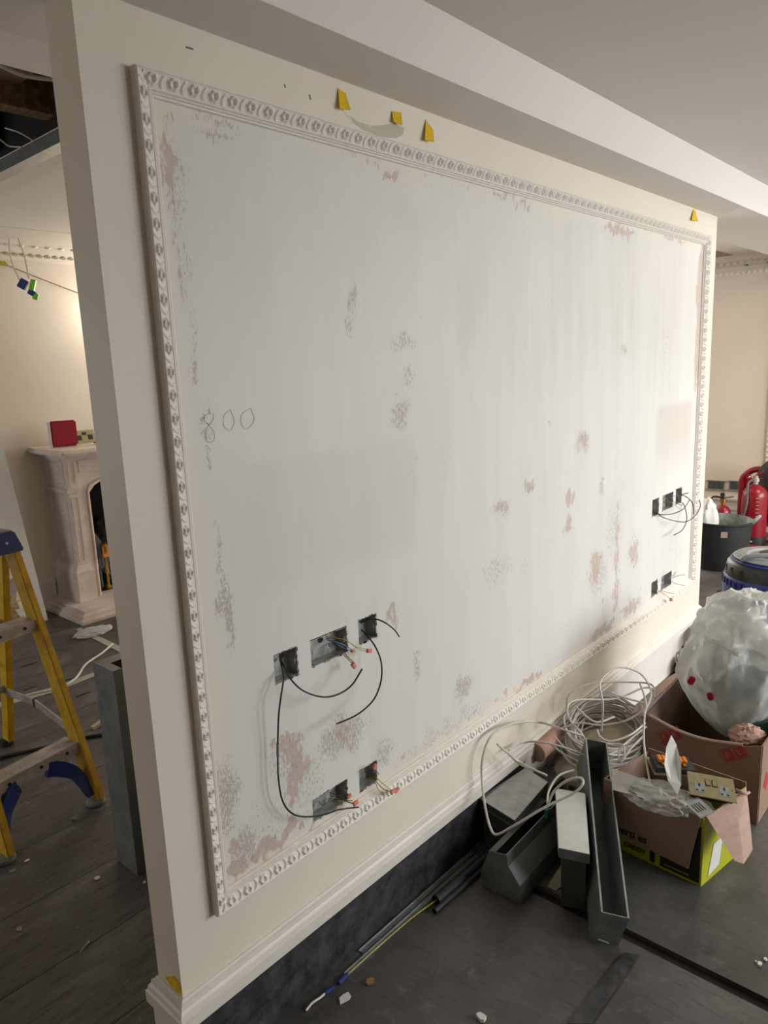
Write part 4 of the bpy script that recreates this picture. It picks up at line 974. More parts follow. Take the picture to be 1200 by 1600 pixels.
# blue rimmed tub and black flex behind the bag
tc=Vector((3.0208,-0.0590,0.1900)); tc.y=min(tc.y,-.16)
r=empty('paint_tub',(tc.x,tc.y,0),'white plastic tub with a pale blue rim between the bag and the skirting','tub')
obj('tub_body',MB().lathe([(.085,.001),(.098,.18),(.098,.184),(.093,.184),(.08,.01),(0,.01)],(tc.x,tc.y,0),32),'white',r,smooth=True)
obj('tub_rim',MB().lathe([(.099,.172),(.107,.176),(.107,.19),(.099,.193),(.094,.188),(.094,.172)],(tc.x,tc.y,0),32),'bluelid',r,smooth=True)
obj('tub_handle',MB().tube([(tc.x-.106,tc.y,.18),(tc.x-.09,tc.y-.05,.205),(tc.x,tc.y-.1,.215),(tc.x+.09,tc.y-.05,.205),(tc.x+.106,tc.y,.18)],.003,6,6),'galv',r,smooth=True)
tag(obj('rag',crumple((tc.x+.02,tc.y,.185),(.06,.06,.02),14,.3,30,16,4),'sack',smooth=True),'cream rag lying in the blue rimmed tub','rag')
r=empty('power_flex',(2.9573,-0.0017,0.0000),'bundle of black flex on the floor beside the tub','cable')
for q in ([(2.8027,-0.0447,0.0200),(2.9191,0.0060,0.0500),(2.9381,-0.0116,0.0900),(2.9643,-0.0475,0.0900),(2.9959,-0.0705,0.0500)],[(2.9095,-0.0446,0.0100),(2.8782,-0.0346,0.0600),(2.8790,-0.0582,0.1000),(2.9718,-0.0660,0.0500)],[(2.9557,0.0313,0.0100),(2.8924,-0.0177,0.0300),(2.8978,-0.0676,0.0200),(3.0131,-0.0468,0.0100)]):
    obj('flex',MB().tube(q,.006,8,6),'black',r,smooth=True)
tag(obj('foam_scrap',crumple((2.8327,-0.0957,0.0500),(.05,.045,.05),15,.3,30,18,4),'pinkfoam',smooth=True),'pinkish foam scrap beside the black flex behind the big box','foam')
# ================================================================= FAR RIGHT ROOM
R6=XR
# skirting on the far wall, two-stepped, and its cornice and frieze mouldings
skr=obj('baseboard_right',MB().box(R6-.022,R6,-2.0,1.6,0,.17).box(R6-.030,R6,-2.0,1.6,.17,.185).box(R6-.018,R6,-2.0,1.6,.185,.255).box(R6-.032,R6,-2.0,1.6,.255,.275),'skirt',kind='structure')
cn=obj('trim_7',MB().prism([(R6,-2,ZC),(R6-.12,-2,ZC),(R6-.10,-2,ZC-.03),(R6-.03,-2,ZC-.075),(R6,-2,ZC-.085)],(0,3.9,0)),'trim',kind='structure')
tr8=obj('trim_8',MB().box(R6-.022,R6,-.9,1.5,2.205,2.235).box(R6-.012,R6,-.9,1.5,2.195,2.245),'trim',kind='structure')
tr9=obj('trim_9',MB().box(R6-.012,R6,.415,.47,.36,2.20).box(R6-.022,R6,.427,.458,.36,2.20),'trim',kind='structure')
def blob(parent,name,c,rx,ry,rz,M=None,me=[None]):
    if me[0] is None:
        mb=MB(); ns,nr=10,6
        for j in range(nr+1):
            for i in range(ns):
                ph=PI*j/nr; th=2*PI*i/ns; mb.v.append(Vector((math.sin(ph)*math.cos(th),math.sin(ph)*math.sin(th),math.cos(ph))))
        for j in range(nr):
            for i in range(ns): a=j*ns; b_=a+ns; mb.f.append((a+i,a+(i+1)%ns,b_+(i+1)%ns,b_+i))
        d=bpy.data.meshes.new('leaf_boss'); d.from_pydata(mb.v,[],mb.f); d.update()
        for p in d.polygons: p.use_smooth=True
        d.materials.append(MT['trim']); me[0]=d
    o=bpy.data.objects.new(name,me[0]); col.objects.link(o); o.parent=parent
    c=Vector(c)-Vector(parent['_w']); o.matrix_local=Matrix.Translation(c)@(M.to_4x4() if M else Matrix.Identity(4))@Matrix.Diagonal((rx,ry,rz,1)); return o
for k in range(26):
    y=-.1+k*.055; blob(cn,'leaf_boss',(R6-.062,y,ZC-.055),.012,.017,.026,roty(.7)@rotx(.5))
for k in range(30):
    y=.1+k*.045; blob(tr8,'leaf_boss',(R6-.022,y,2.22),.008,.012,.015,rotx(.5))
for k in range(40):
    z=.40+k*.045; blob(tr9,'leaf_boss',(R6-.022,.443,z),.008,.013,.013,rotx(.6))
r=empty('pinned_cable',(R6-.01,.7,2.28),'thin brown cable run along the far wall under the cornice, held by green tape','cable')
obj('cable',MB().tube([(R6-.01,1.5,2.27),(6.1900,0.9415,2.3288),(6.1900,0.8162,2.3247),(6.1900,0.7142,2.3231),(6.1900,0.6141,2.3163),(6.1900,0.5396,2.2973),(R6-.01,-.5,2.27)],.006,6,5),'brown',r,smooth=True)
for p,l in (([(6.1750,0.7167,2.3531),(6.1750,0.6814,2.3488),(6.1750,0.6868,2.2673),(6.1750,0.7228,2.2817)],'left green tape strip holding the cable on the far wall'),([(6.1750,0.5576,2.3388),(6.1750,0.5092,2.3379),(6.1750,0.5046,2.2619),(6.1750,0.5494,2.2822)],'green tape strip at the right edge of the photo, on the far wall cable')):
    tag(obj('green_tape',MB().sheet([Vector(q) for q in p],.004),'greentape'),l,'tape')
for c,wd,l in (((6.2000,0.8601,0.3818),.150,'left cut socket recess in the far wall above the skirting'),((6.2000,0.6745,0.3909),.150,'cut socket recess in the far wall nearest the big fire extinguisher')):
    r=empty('wall_recess',(R6-.004,c[1],c[2]),l,'recess')
    obj('recess_back',MB().box(R6-.004,R6-.001,c[1]-wd/2,c[1]+wd/2,c[2]-.038,c[2]+.038),'plast',r)
    for q in (-1,1): obj('recess_box',MB().rbox((R6-.007,c[1]+q*.034,c[2]),(.006,.058,.06)),'galvdark',r)
    obj('plaster_lip',MB().box(R6-.012,R6-.001,c[1]-wd/2-.01,c[1]+wd/2+.01,c[2]+.038,c[2]+.044).box(R6-.012,R6-.001,c[1]-wd/2-.01,c[1]+wd/2+.01,c[2]-.046,c[2]-.038),'plast',r)
# fire extinguishers
def exting(c,rad,h,label,co2=False):
    c=Vector(c); r=empty('fire_extinguisher',tuple(c),label,'fire extinguisher')
    obj('cylinder',MB().lathe([(rad*.96,.03),(rad,.05),(rad,h*.80),(rad*.93,h*.87),(rad*.72,h*.94),(rad*.35,h*.985),(rad*.28,h)],c,32),'red',r,smooth=True)
    obj('foot_ring',MB().lathe([(rad*1.01,.0),(rad*1.01,.075 if not co2 else .03),(rad*.9,.075 if not co2 else .03)],c,32),'black',r,smooth=True)
    top=c+Vector((0,0,h))
    vb=obj('valve_body',MB().lathe([(.018,0),(.018,.02),(.026,.022),(.026,.05),(.014,.052),(.014,.07),(0,.072)],top,16),'alu' if not co2 else 'brass',r,smooth=True)
    return r,c,top
pb=Vector((5.6893,0.4000,0.0000)); 
r,c,top=exting((pb.x+.02,pb.y,0),.098,.50,'large red fire extinguisher with a black foot, against the far wall')
obj('handle',MB().bar(top+Vector((0,.02,.055)),top+Vector((0,-.05,.11)),.02,.012).bar(top+Vector((0,.02,.04)),top+Vector((0,-.05,.05)),.02,.008),'redbox',r,bev=.002)
obj('hose',MB().tube([top+Vector((-.02,.02,.04)),top+Vector((-.05,.045,.0)),c+Vector((-.105,.03,.36)),c+Vector((-.11,.055,.22)),c+Vector((-.105,.075,.10))],.009,10,6),'greycab',r,smooth=True)
obj('pull_ring',MB().tube([top+Vector((-.02,.05+.018*math.cos(t*PI/4),.06+.018*math.sin(t*PI/4))) for t in range(8)],.003,6,3,closed=True),'redbox',r,smooth=True)
for k in range(6):
    obj('print_line',MB().rbox((c.x-.088,c.y-.046,.40-.03*k),(.002,.03-.004*(k%3),.006),rotz(.45)),'pinkfoam',r)
obj('foot_label',MB().rbox((c.x-.0995,c.y,.04),(.002,.05,.012)),'white',r)
tag(obj('extinguisher_stand',MB().box(c.x-.16,c.x+.12,c.y-.14,c.y+.14,-.0,.0).v and MB().box(c.x-.17,c.x-.12,c.y-.15,c.y+.12,.001,.02).box(c.x+.10,c.x+.13,c.y-.15,c.y+.12,.001,.02).box(c.x-.12,c.x+.10,c.y-.155,c.y-.13,.001,.02).box(c.x-.12,c.x+.10,c.y+.102,c.y+.12,.001,.02),'red'),'red steel base frame around the large extinguisher','stand')
# small CO2 extinguisher
sb=Vector((5.5500,0.5977,0.2750)); 
r,c2,top=exting((5.55,sb.y,0),.062,.335,'smaller red fire extinguisher with a black hose and horn, behind the black bucket',True)
obj('handle',MB().bar(top+Vector((0,.0,.04)),top+Vector((0,.01,.10)),.028,.028),'black',r,bev=.003)
obj('lever_grip',MB().bar(top+Vector((0,.0,.06)),top+Vector((0,-.08,.075)),.018,.01),'greycab',r,bev=.002)
obj('hose',MB().tube([top+Vector((0,.01,.06)),top+Vector((-.02,.07,.065)),top+Vector((-.03,.10,.02)),top+Vector((-.03,.10,-.05))],.008,10,6),'black',r,smooth=True)
obj('horn',MB().lathe([(.014,.0),(.022,-.02),(.024,-.09),(.028,-.11),(0,-.11)],top+Vector((-.03,.10,-.04)),16),'black',r,smooth=True)
# red hooped trolley with a black coat over it
ty=Vector((5.9500,0.5722,0.5145)).y; tz=Vector((5.9500,0.5254,0.5895)).z
r=empty('red_trolley',(5.95,ty-.2,0),'red tubular hoop of an extinguisher trolley behind the large extinguisher','trolley')
obj('hoop',MB().tube([(5.95,ty,.03),(5.95,ty,tz-.18),(5.95,ty-.005,tz-.09),(5.95,ty-.06,tz-.025),(5.95,ty-.14,tz),(5.95,ty-.34,tz-.0),(5.95,ty-.42,tz-.05),(5.95,ty-.46,tz-.15),(5.95,ty-.46,.03)],.026,14,6),'red',r,smooth=True)
obj('back_panel',MB().box(5.955,5.965,ty-.44,ty-.02,.10,tz-.08),'redbox',r)
obj('foot_bar',MB().box(5.80,5.97,ty-.05,ty,.001,.03).box(5.80,5.97,ty-.46,ty-.41,.001,.03),'red',r)
ct=obj('black_coat',crumple((5.90,Vector((5.9000,0.3228,0.3235)).y-.02,.42),(.06,.16,.26),16,.08,40,28,2.2),'black',smooth=True); tag(ct,'black coat hung over the red trolley at the right edge','coat')
# bucket with rubble bag
bc=Vector((4.90,.41,0))
r=empty('rubber_bucket',tuple(bc),'black rubber trug with two handles, full of waste, behind the wall end','bucket')
rb=.175; rtp=.215; hb=.36
obj('bucket_body',MB().lathe([(rb,.001),(rb+.004,.02),(rtp,hb-.02),(rtp+.008,hb-.012),(rtp+.008,hb),(rtp-.002,hb)],bc,40,None,False),'rubber',r,smooth=True)
obj('bucket_inside',MB().lathe([(rtp-.002,hb),(rb-.008,.03),(0,.03)],bc,40,None,False),'greytub',r,smooth=True)
for q in (-1,1):
    ax=Vector((.12*q,-.99*q if q==1 else .99,0)).normalized(); n2=Vector((-ax.y,ax.x,0)); e0=bc+ax*(rtp+.002)+Vector((0,0,hb-.005))
    obj('handle',MB().tube([e0-n2*.05,e0-n2*.045+ax*.025+Vector((0,0,.03)),e0+ax*.04+Vector((0,0,.045)),e0+n2*.045+ax*.025+Vector((0,0,.03)),e0+n2*.05],.011,10,6),'greytub',r,smooth=True)
lb=Vector((-.92,-.40,0)).normalized(); lp=bc+lb*(.203)+Vector((0,0,.285)); un=Vector((-lb.y,lb.x,0))
obj('stuck_label',MB().sheet([lp-un*.022+lb*.006-UP*.022,lp+un*.022+lb*.006-UP*.022,lp+un*.022+lb*.010+UP*.022,lp-un*.022+lb*.010+UP*.022],.002),'cardlight',r)
tag(obj('white_sack',crumple((4.84,.50,.34),(.085,.075,.13),17,.25,40,26,2.2,squash=lambda p: Vector((p.x,p.y,p.z*(1.25 if p.z>0 else 1)))),'white',smooth=True),'white crumpled sack sticking up out of the black bucket','sack')
obj('pale_fill',crumple((bc.x,bc.y,.22),(.155,.155,.07),23,.25,50,26,5),'greytub',r,smooth=True)  # pale fill added so the shaded bucket inside looks lit
tag(obj('green_rag',crumple((4.77,.56,.345),(.05,.07,.03),18,.2,24,14,3),'greentape',smooth=True),'bright green rag at the left rim of the black bucket','rag')
# wet vacuum cleaner
vc=Vector((3.72,-.25,0))
r=empty('vacuum_cleaner',tuple(vc),'blue and black tub vacuum cleaner, half out of frame behind the waste bag','vacuum')
obj('blue_drum',MB().lathe([(0.2125,0.0751),(0.2562,0.0999),(0.2687,0.1413),(0.2687,0.3149),(0.2600,0.3267),(0.2562,0.3350),(0.0000,0.3350)],vc,44),'bluepl',r,smooth=True)
for k in range(44):
    t=2*PI*k/44; p=vc+Vector((.268*math.cos(t),.268*math.sin(t),.300))
    obj('cooling_rib',MB().rbox(p,(.012,.014,.036),rotz(t)),'bluepl',r)
hd=obj('black_head',MB().lathe([(0.2575,0.3208),(0.2600,0.3368),(0.2500,0.3955),(0.2313,0.4141),(0.2125,0.4176)],vc,44),'black',r,smooth=True)
for k in range(10):
    t=PI*.55+k*.32; p=vc+Vector((.252*math.cos(t),.252*math.sin(t),.362)); obj('vent_slot',MB().rbox(p,(.010,.020,.042),rotz(t)@rotx(.5)),'ink',hd)
obj('blue_band',MB().lathe([(0.2325,0.4120),(0.2350,0.4191),(0.2125,0.4303),(0.1500,0.4331)],vc,44),'bluepl',r,smooth=True)
obj('grey_lid',MB().lathe([(0.2125,0.4268),(0.2200,0.4331),(0.2063,0.4425),(0.1500,0.4452),(0.1375,0.4351),(0.0000,0.4331)],vc,44),'graypad',r,smooth=True)
obj('carry_handle',MB().tube([vc+Vector((-0.163,0.125,0.413)),vc+Vector((-0.175,0.112,0.454)),vc+Vector((-0.125,-0.025,0.472)),vc+Vector((-0.037,-0.150,0.454)),vc+Vector((-0.025,-0.163,0.413))],.013,10,6),'graypad',r,smooth=True)
obj('dark_recess',MB().lathe([(0.0938,0.4459),(0.0875,0.4462),(0.0000,0.4462)],vc+Vector((.02,-.0,0)),24),'ink',r,smooth=True)
for (dx,dy) in ((-.20,.19),(-.15,-.23),(.22,.12)):
    w0=vc+Vector((dx,dy,.052)); ax=Vector((-dy,dx,0)).normalized()
    Mw=Matrix((Vector((dx,dy,0)).normalized(),Vector((0,0,1)),ax)).transposed()
    obj('wheel',MB().lathe([(.0,-.016),(.045,-.016),(.051,-.009),(.051,.009),(.045,.016),(0,.016)],w0,24,Mw),'rubber',r,smooth=True)
w0=vc+Vector((-.02,.285,.095)); ax=Vector((.35,-.94,0)).normalized(); Mw=Matrix((Vector((-ax.y,ax.x,0)),Vector((0,0,1)),ax)).transposed()
obj('big_wheel',MB().lathe([(0,-.022),(.07,-.022),(.093,-.014),(.093,.014),(.07,.022),(0,.022)],w0,30,Mw),'rubber',r,smooth=True)
obj('wheel_guard',MB().lathe([(0.2812,0.0142),(0.3000,0.0236),(0.2975,0.1082),(0.2687,0.1413)],vc,44),'black',r,smooth=True)
# water bottle
wb_=Vector((4.8197,0.0377,0.0000)); wb_=Vector((4.55,-.175,0))
r=empty('water_bottle',tuple(wb_),'large clear water bottle at the right edge, beside the extinguisher','bottle')
obj('bottle_body',MB().lathe([(.07,.001),(.085,.01),(.085,.10),(.079,.115),(.085,.13),(.085,.24),(.08,.27),(.05,.31),(.03,.33),(.03,.35),(0,.35)],wb_,28),'bottle',r,smooth=True)
obj('cap',MB().lathe([(.033,.35),(.033,.375),(0,.378)],wb_,20),'bluepl',r,smooth=True)
# ================================================================= LEFT / BACK ROOM
# back skirting, cornice
sb_=obj('baseboard_back',MB().box(XL,1.44,YB-.018,YB,0,.16).box(XL,1.44,YB-.028,YB,.16,.175).box(XL,1.44,YB-.014,YB,.175,.20),'skirt',kind='structure')
obj('baseboard_back.001',MB().box(2.45,XR,YB-.018,YB,0,.16).box(2.45,XR,YB-.026,YB,.16,.20),'skirt',kind='structure')
pf=[(YB,2.335),(YB-.03,2.338),(YB-.035,2.352),(YB-.06,2.358),(YB-.13,2.375),(YB-.16,2.392),(YB-.17,2.402),(YB-.22,2.406),(YB-.24,2.42),(YB-.40,2.428),(YB-.56,ZK-.001),(YB,ZK-.001)]
cb=obj('trim_10',MB().prism([(XL,y,z) for y,z in pf],(XR-XL,0,0)),'trim',kind='structure')
for k in range(34):
    x=.75+k*.052; blob(cb,'leaf_boss',(x,YB-.095,2.362),.014,.034,.010,roty(.5)@rotz(.5))
for k in range(22):
    x=.75+k*.085; blob(cb,'leaf_boss',(x,YB-.20,2.402),.022,.018,.010,rotz(.4))
# joists and the metal channel at the opening
jo=vd
for k,(x,z) in enumerate(((-.35,2.50),(.02,2.56),(.40,2.50))):
    pass
obj('ceiling_joist',MB().box(-1.6,XV+.10,1.02,1.10,2.55,2.75),'joist',vd)
obj('ceiling_joist',MB().box(-1.6,XV+.10,1.62,1.70,2.55,2.75),'joist',vd)
obj('ceiling_joist',MB().box(-1.6,XV+.10,2.22,2.30,2.55,2.75),'joist',vd)
obj('timber_noggin',MB().box(.10,.17,1.10,1.62,2.56,2.70),'joist',vd)
obj('diagonal_timber',MB().bar((-.15,.86,2.62),(.55,1.0,2.66),.10,.05),'joist',vd)
obj('brick_patch',MB().box(.30,.62,1.25,1.60,2.62,2.66),'redink' if 0 else 'card',vd)
obj('timber_block',MB().box(.12,.24,1.52,1.66,2.48,2.56),'joist',vd)
ch=empty('metal_channel',(XV+.02,1.9,ZK-.02),'galvanised ceiling channel along the edge of the open ceiling','channel')
obj('channel_web',MB().box(XV,XV+.0015,YV,3.0,ZK-.045,ZK+.0),'galv',ch)
obj('channel_flange',MB().box(XV,XV+.060,YV,3.0,ZK-.0465,ZK-.045),'galv',ch)
obj('channel_lip',MB().box(XV+.0465,XV+.048,YV,3.0,ZK-.045,ZK-.02),'galvdark',ch)
def hang(label,pts,r_,m='whitecab'):
    return tag(obj('loose_cable',MB().tube(pts,r_,8,6),m,smooth=True),label,'cable')
hang('upper white cable slung across the open ceiling, nearest its front edge',[(0.2121,1.0116,2.4700),(0.3146,1.0201,2.4700),(0.3757,1.0003,2.4600),(0.4641,0.9883,2.4700),(0.5749,1.0060,2.5000)],.0055)
hang('thick white cable sagging across the open ceiling below the upper one',[(0.2467,1.1017,2.5000),(0.3695,1.1529,2.5000),(0.4434,1.1539,2.4900),(0.5287,1.1566,2.5000),(0.6511,1.1525,2.5200)],.007)
hang('thin white wire in the dark opening above the metal channel',[(0.6753,1.8839,2.5500),(0.7082,1.8389,2.5300),(0.7458,1.8083,2.5000),(0.7567,1.7932,2.4800)],.003)
hang('thin white wire curling at the left edge above the metal channel',[(0.6543,2.0080,2.5500),(0.6881,1.9750,2.5300),(0.7027,1.9338,2.5000),(0.7158,1.8500,2.4800)],.003)
# dangling feeds with connectors
dz=4.48
MT['limepl']=mat('lime_connector_plastic',(120,196,60),.4,bmp=0)
r=empty('hanging_cables',(1.3767,3.5747,2.5958),'white cables dangling from the back ceiling with blue and green connectors','cable')
for q in ([(1.3845,3.5659,2.5954),(1.3453,3.5533,2.5113),(1.3232,3.5365,2.4251),(1.3041,3.5037,2.2968),(1.3070,3.4317,2.1700)],
          [(1.3662,3.5864,2.5965),(1.3597,3.5395,2.5181),(1.3595,3.4957,2.4230),(1.3618,3.4446,2.3127),(1.3470,3.3891,2.1753)],
          [(1.3544,3.5974,2.5894),(1.3206,3.5788,2.5050)],[(1.3805,3.5680,2.5878),(1.3195,3.5648,2.4547)]):
    obj('hanging_cable',MB().tube(q,.0045,8,6),'whitecab',r,smooth=True)
def cbox(nm,u,v,du,dv,m,rot):
    c=Vector((1.3130,3.3964,2.1259)); s_=4.41/1139
    X_a=Vector(right); Z_a=Vector(up); c=c+X_a*((u-37)*s_)-Z_a*((v-448)*s_)
    M=Matrix((X_a,-Vector(fwd),Z_a)).transposed()@roty(rot)
    return obj(nm,MB().rbox(c,(du*s_,.022,dv*s_),M),m,r,bev=.003)
cbox('blue_connector',36,444,13,15,'bluepl',.5); cbox('green_connector',51,446,8,18,'limepl',.2); cbox('blue_connector',50,458,12,8,'bluepl',.5); cbox('green_connector',56,464,8,9,'limepl',.3)
# thin flex on the back wall with striped tape
r=empty('wall_flex',(1.5966,3.8100,2.2531),'thin brown flex strung across the back wall with a green and yellow striped tag','cable')
obj('flex',MB().tube([(1.2468,3.8100,2.3290),(1.3597,3.8100,2.3099),(1.4175,3.8100,2.2981),(1.5944,3.8100,2.2366),(1.8478,3.8100,2.1530),(2.0762,3.8100,2.0830)],.003,6,5),'wood',r,smooth=True)
obj('striped_tag',MB().sheet([(1.3426,3.8000,2.3271),(1.3897,3.8000,2.3266),(1.4093,3.8000,2.2964),(1.3383,3.8000,2.2955)],.002),'gy',r)
# ---- fireplace
r=empty('fireplace',(1.9,3.5,0),'cream stone fireplace surround with arched opening and stepped hearth','fireplace')
hr=obj('hearth',MB().box(1.320,2.55,3.205,YB-.001,.001,.022).box(1.332,2.55,3.222,YB-.001,.022,.028),'marble',r)
obj('hearth_step',MB().box(1.345,2.55,3.235,YB-.001,.028,.046).box(1.374,2.55,3.272,YB-.001,.051,.068).box(1.364,2.55,3.258,YB-.001,.046,.051),'marble',hr)
def pier(x0,x1,mir=False):
    p=obj('pier',MB().box(x0,x1,3.51,YB-.0005,.30,1.045).box(x0-.012,x1+.008,3.498,YB-.0005,.815,.825).box(x0-.018,x1+.012,3.492,YB-.0005,.825,.840).box(x0-.008,x1+.006,3.502,YB-.0005,.840,.850),'marble',r)
    obj('pier_plinth',MB().box(x0-.030,x1+.02,3.475,YB-.0005,.069,.275).hexa([(x0-.030,3.475,.275),(x1+.02,3.475,.275),(x1+.02,YB-.0005,.275),(x0-.03,YB-.0005,.275)],[(x0-.004,3.505,.315),(x1,3.505,.315),(x1,YB-.0005,.315),(x0-.004,YB-.0005,.315)]),'marble',p)
    # recessed side panels framed by raised beads
    xs_=x0-.004 if not mir else x1+.004
    for z0_,z1_ in ((.345,.79),(.875,1.02)):
        mb=MB(); a0,a1=min(xs_,x0 if not mir else x1),max(xs_,x0 if not mir else x1)
        for (u0,u1,w0,w1) in ((3.55,3.562,z0_,z1_),(3.76,3.772,z0_,z1_),(3.562,3.76,z0_,z0_+.012),(3.562,3.76,z1_-.012,z1_)): mb.box(a0,a1,u0,u1,w0,w1)
        obj('panel_bead',mb,'marble',p)
        mb=MB(); 
        for (u0,u1,w0,w1) in ((x0+.012,x0+.018,z0_,z1_),(x1-.018,x1-.012,z0_,z1_),(x0+.018,x1-.018,z0_,z0_+.006),(x0+.018,x1-.018,z1_-.006,z1_)): mb.box(u0,u1,3.506,3.51,w0,w1)
        obj('panel_bead',mb,'marble',p)
pier(1.478,1.55); pier(2.29,2.362,True)
# arched front panel with opening
mb=MB(); xa,xb=1.55,2.29; oa,ob=1.632,2.208; zs_=.80; zt=.90; yf,yb=3.535,3.60; n=14
arch=[(oa+(ob-oa)*i/n, zs_+(zt-zs_)*math.sin(PI*i/n)**.55) for i in range(n+1)]
for i in range(n):
    (xA,zA),(xB,zB_)=arch[i],arch[i+1]; mb.hexa([(xA,yf,zA),(xB,yf,zB_),(xB,yb,zB_),(xA,yb,zA)],[(xA,yf,1.045),(xB,yf,1.045),(xB,yb,1.045),(xA,yb,1.045)])
mb.box(xa,oa,yf,yb,.069,1.045); mb.box(ob,xb,yf,yb,.069,1.045); obj('front_panel',mb,'marble',r)
obj('arch_bead',MB().tube([(oa-.012,yf-.004,.07)]+[(oa-.012,yf-.004,.5)]+[(x+(-.012 if i<n/2 else .012 if i>n/2 else 0),yf-.004,z+.012) for i,(x,z) in enumerate(arch)]+[(ob+.012,yf-.004,.5),(ob+.012,yf-.004,.07)],.009,8,2),'marble',r,smooth=True)
for a0,a1 in ((1.575,1.885),(1.955,2.265)):
    mb=MB()
    for (u0,u1,w0,w1) in ((a0,a0+.007,.945,1.025),(a1-.007,a1,.945,1.025),(a0+.007,a1-.007,.945,.952),(a0+.007,a1-.007,1.018,1.025)): mb.box(u0,u1,yf-.006,yf,w0,w1)
    obj('frieze_bead',mb,'marble',r)
ms=obj('mantel_shelf',MB().prism([(1.36,3.27,1.085),(2.48,3.27,1.085),(2.48,YB-.001,1.085),(1.36,YB-.001,1.085)],(0,0,.038)),'marble',r,smooth=False,bev=.014)
obj('shelf_bed_mould',MB().box(1.45,2.39,3.44,YB-.001,1.046,1.085),'marble',r)
obj('firebox',MB().box(1.60,1.632,3.60,YB+.27,.069,.98).box(2.208,2.24,3.60,YB+.27,.069,.98).box(1.632,2.208,YB+.22,YB+.27,.069,.98).box(1.60,2.24,3.60,YB+.27,.98,1.01).box(1.60,2.24,3.60,YB+.27,.050,.069),'soot',r)
# what lies in the firebox
tag(obj('dark_rubble',crumple((1.90,3.86,.30),(.20,.14,.22),19,.25,50,30,3,zmin=.07),'soot',smooth=True),'heap of sooty rubble in the fireplace opening','rubble')
r=empty('fire_basket',(1.74,3.70,.069),'grey curved metal fire basket side standing in the opening','fire basket')
obj('basket_side',MB().sheet([(1.6561,3.6800,0.5505),(1.7204,3.6800,0.4535),(1.7830,3.6800,0.3260),(1.7776,3.6800,0.1193),(1.6870,3.6800,0.2617),(1.6565,3.6800,0.3256)],.012),'greycab',r)
obj('basket_bar',MB().tube([(1.6448,3.6600,0.3124),(1.6986,3.6600,0.2430),(1.7728,3.6600,0.1675),(1.8540,3.6600,0.0888)],.008,8,4),'greycab',r,smooth=True)
obj('basket_leg',MB().box(1.70,1.715,3.66,3.675,.069,.30),'greycab',r)
br_=Vector((1.7414,3.6400,0.1593))
r=empty('brass_stand',(br_.x,3.64,.069),'brass fire tool stand at the edge of the opening','stand')
obj('brass_post',MB().lathe([(.028,0),(.028,.012),(.012,.03),(.010,.10),(.018,.13),(.010,.16),(.009,.24),(.022,.27),(.022,.33),(.010,.34),(0,.345)],(br_.x,3.64,.069),20),'brass',r,smooth=True)
obj('orange_panel',MB().rbox((br_.x,3.628,.345),(.045,.01,.085)),'orange',r,bev=.003)
# things on the mantel
Mz=1.124
r=empty('red_box',(1.53,3.60,Mz),'crimson square box standing on the mantel shelf','box')
obj('box_front',MB().rbox((1.535,3.60,Mz+.087),(.165,.045,.170),rotz(-.25)),'redbox',r,bev=.010)
obj('box_edge',MB().rbox((1.450,3.618,Mz+.087),(.012,.046,.166),rotz(-.25)),'white',r,bev=.003)
def miniplate(x,y,label,g):
    r=empty('socket_plate',(x,y,Mz),label,'socket',g)
    M=rotx(-.30); c=Vector((x,y,Mz+.046))
    obj('face_plate',MB().rbox(c,(.146,.006,.088),M),'brassplate',r,bev=.001)
    for q in (-.04,.04): obj('socket_insert',MB().rbox(c+M@Vector((q,-.0042,-.008)),(.032,.003,.034),M),'ink',r)
    obj('rocker',MB().rbox(c+M@Vector((0,-.0042,.02)),(.03,.003,.02),M),'ink',r)
miniplate(1.715,3.68,'brass double socket plate leaning on the mantel, nearest the red box','socket plates on the mantel')
miniplate(1.875,3.69,'brass double socket plate on the mantel next to the wall end','socket plates on the mantel')
r=empty('pliers',(1.76,3.50,Mz),'pliers with teal grips lying on the mantel before the socket plates','pliers')
for q in (-1,1):
    obj('grip',MB().tube([(1.76,3.50,Mz+.012),(1.81,3.50+q*.022,Mz+.014),(1.87,3.50+q*.026,Mz+.012)],.010,8,5),'bluegr',r,smooth=True)
obj('jaw',MB().bar((1.69,3.50,Mz+.010),(1.76,3.50,Mz+.010),.022,.014),'galvdark',r,bev=.002)
tag(obj('white_cable_scrap',MB().tube([(1.62,3.46,Mz+.005),(1.70,3.47,Mz+.007),(1.80,3.45,Mz+.005),(2.0,3.44,Mz+.005)],.0045,8,5),'whitecab',smooth=True),'short white cable lying along the mantel front','cable')
# ---- leaning white board at the left
tag(obj('leaning_board',MB().hexa([(.15,3.515,.001),(1.235,3.515,.001),(1.235,3.535,.001),(.15,3.535,.001)],[(.03,3.79,2.05),(1.115,3.79,2.05),(1.115,3.81,2.05),(.03,3.81,2.05)]),'white'),'tall white board leaning on the back wall left of the fireplace','board')
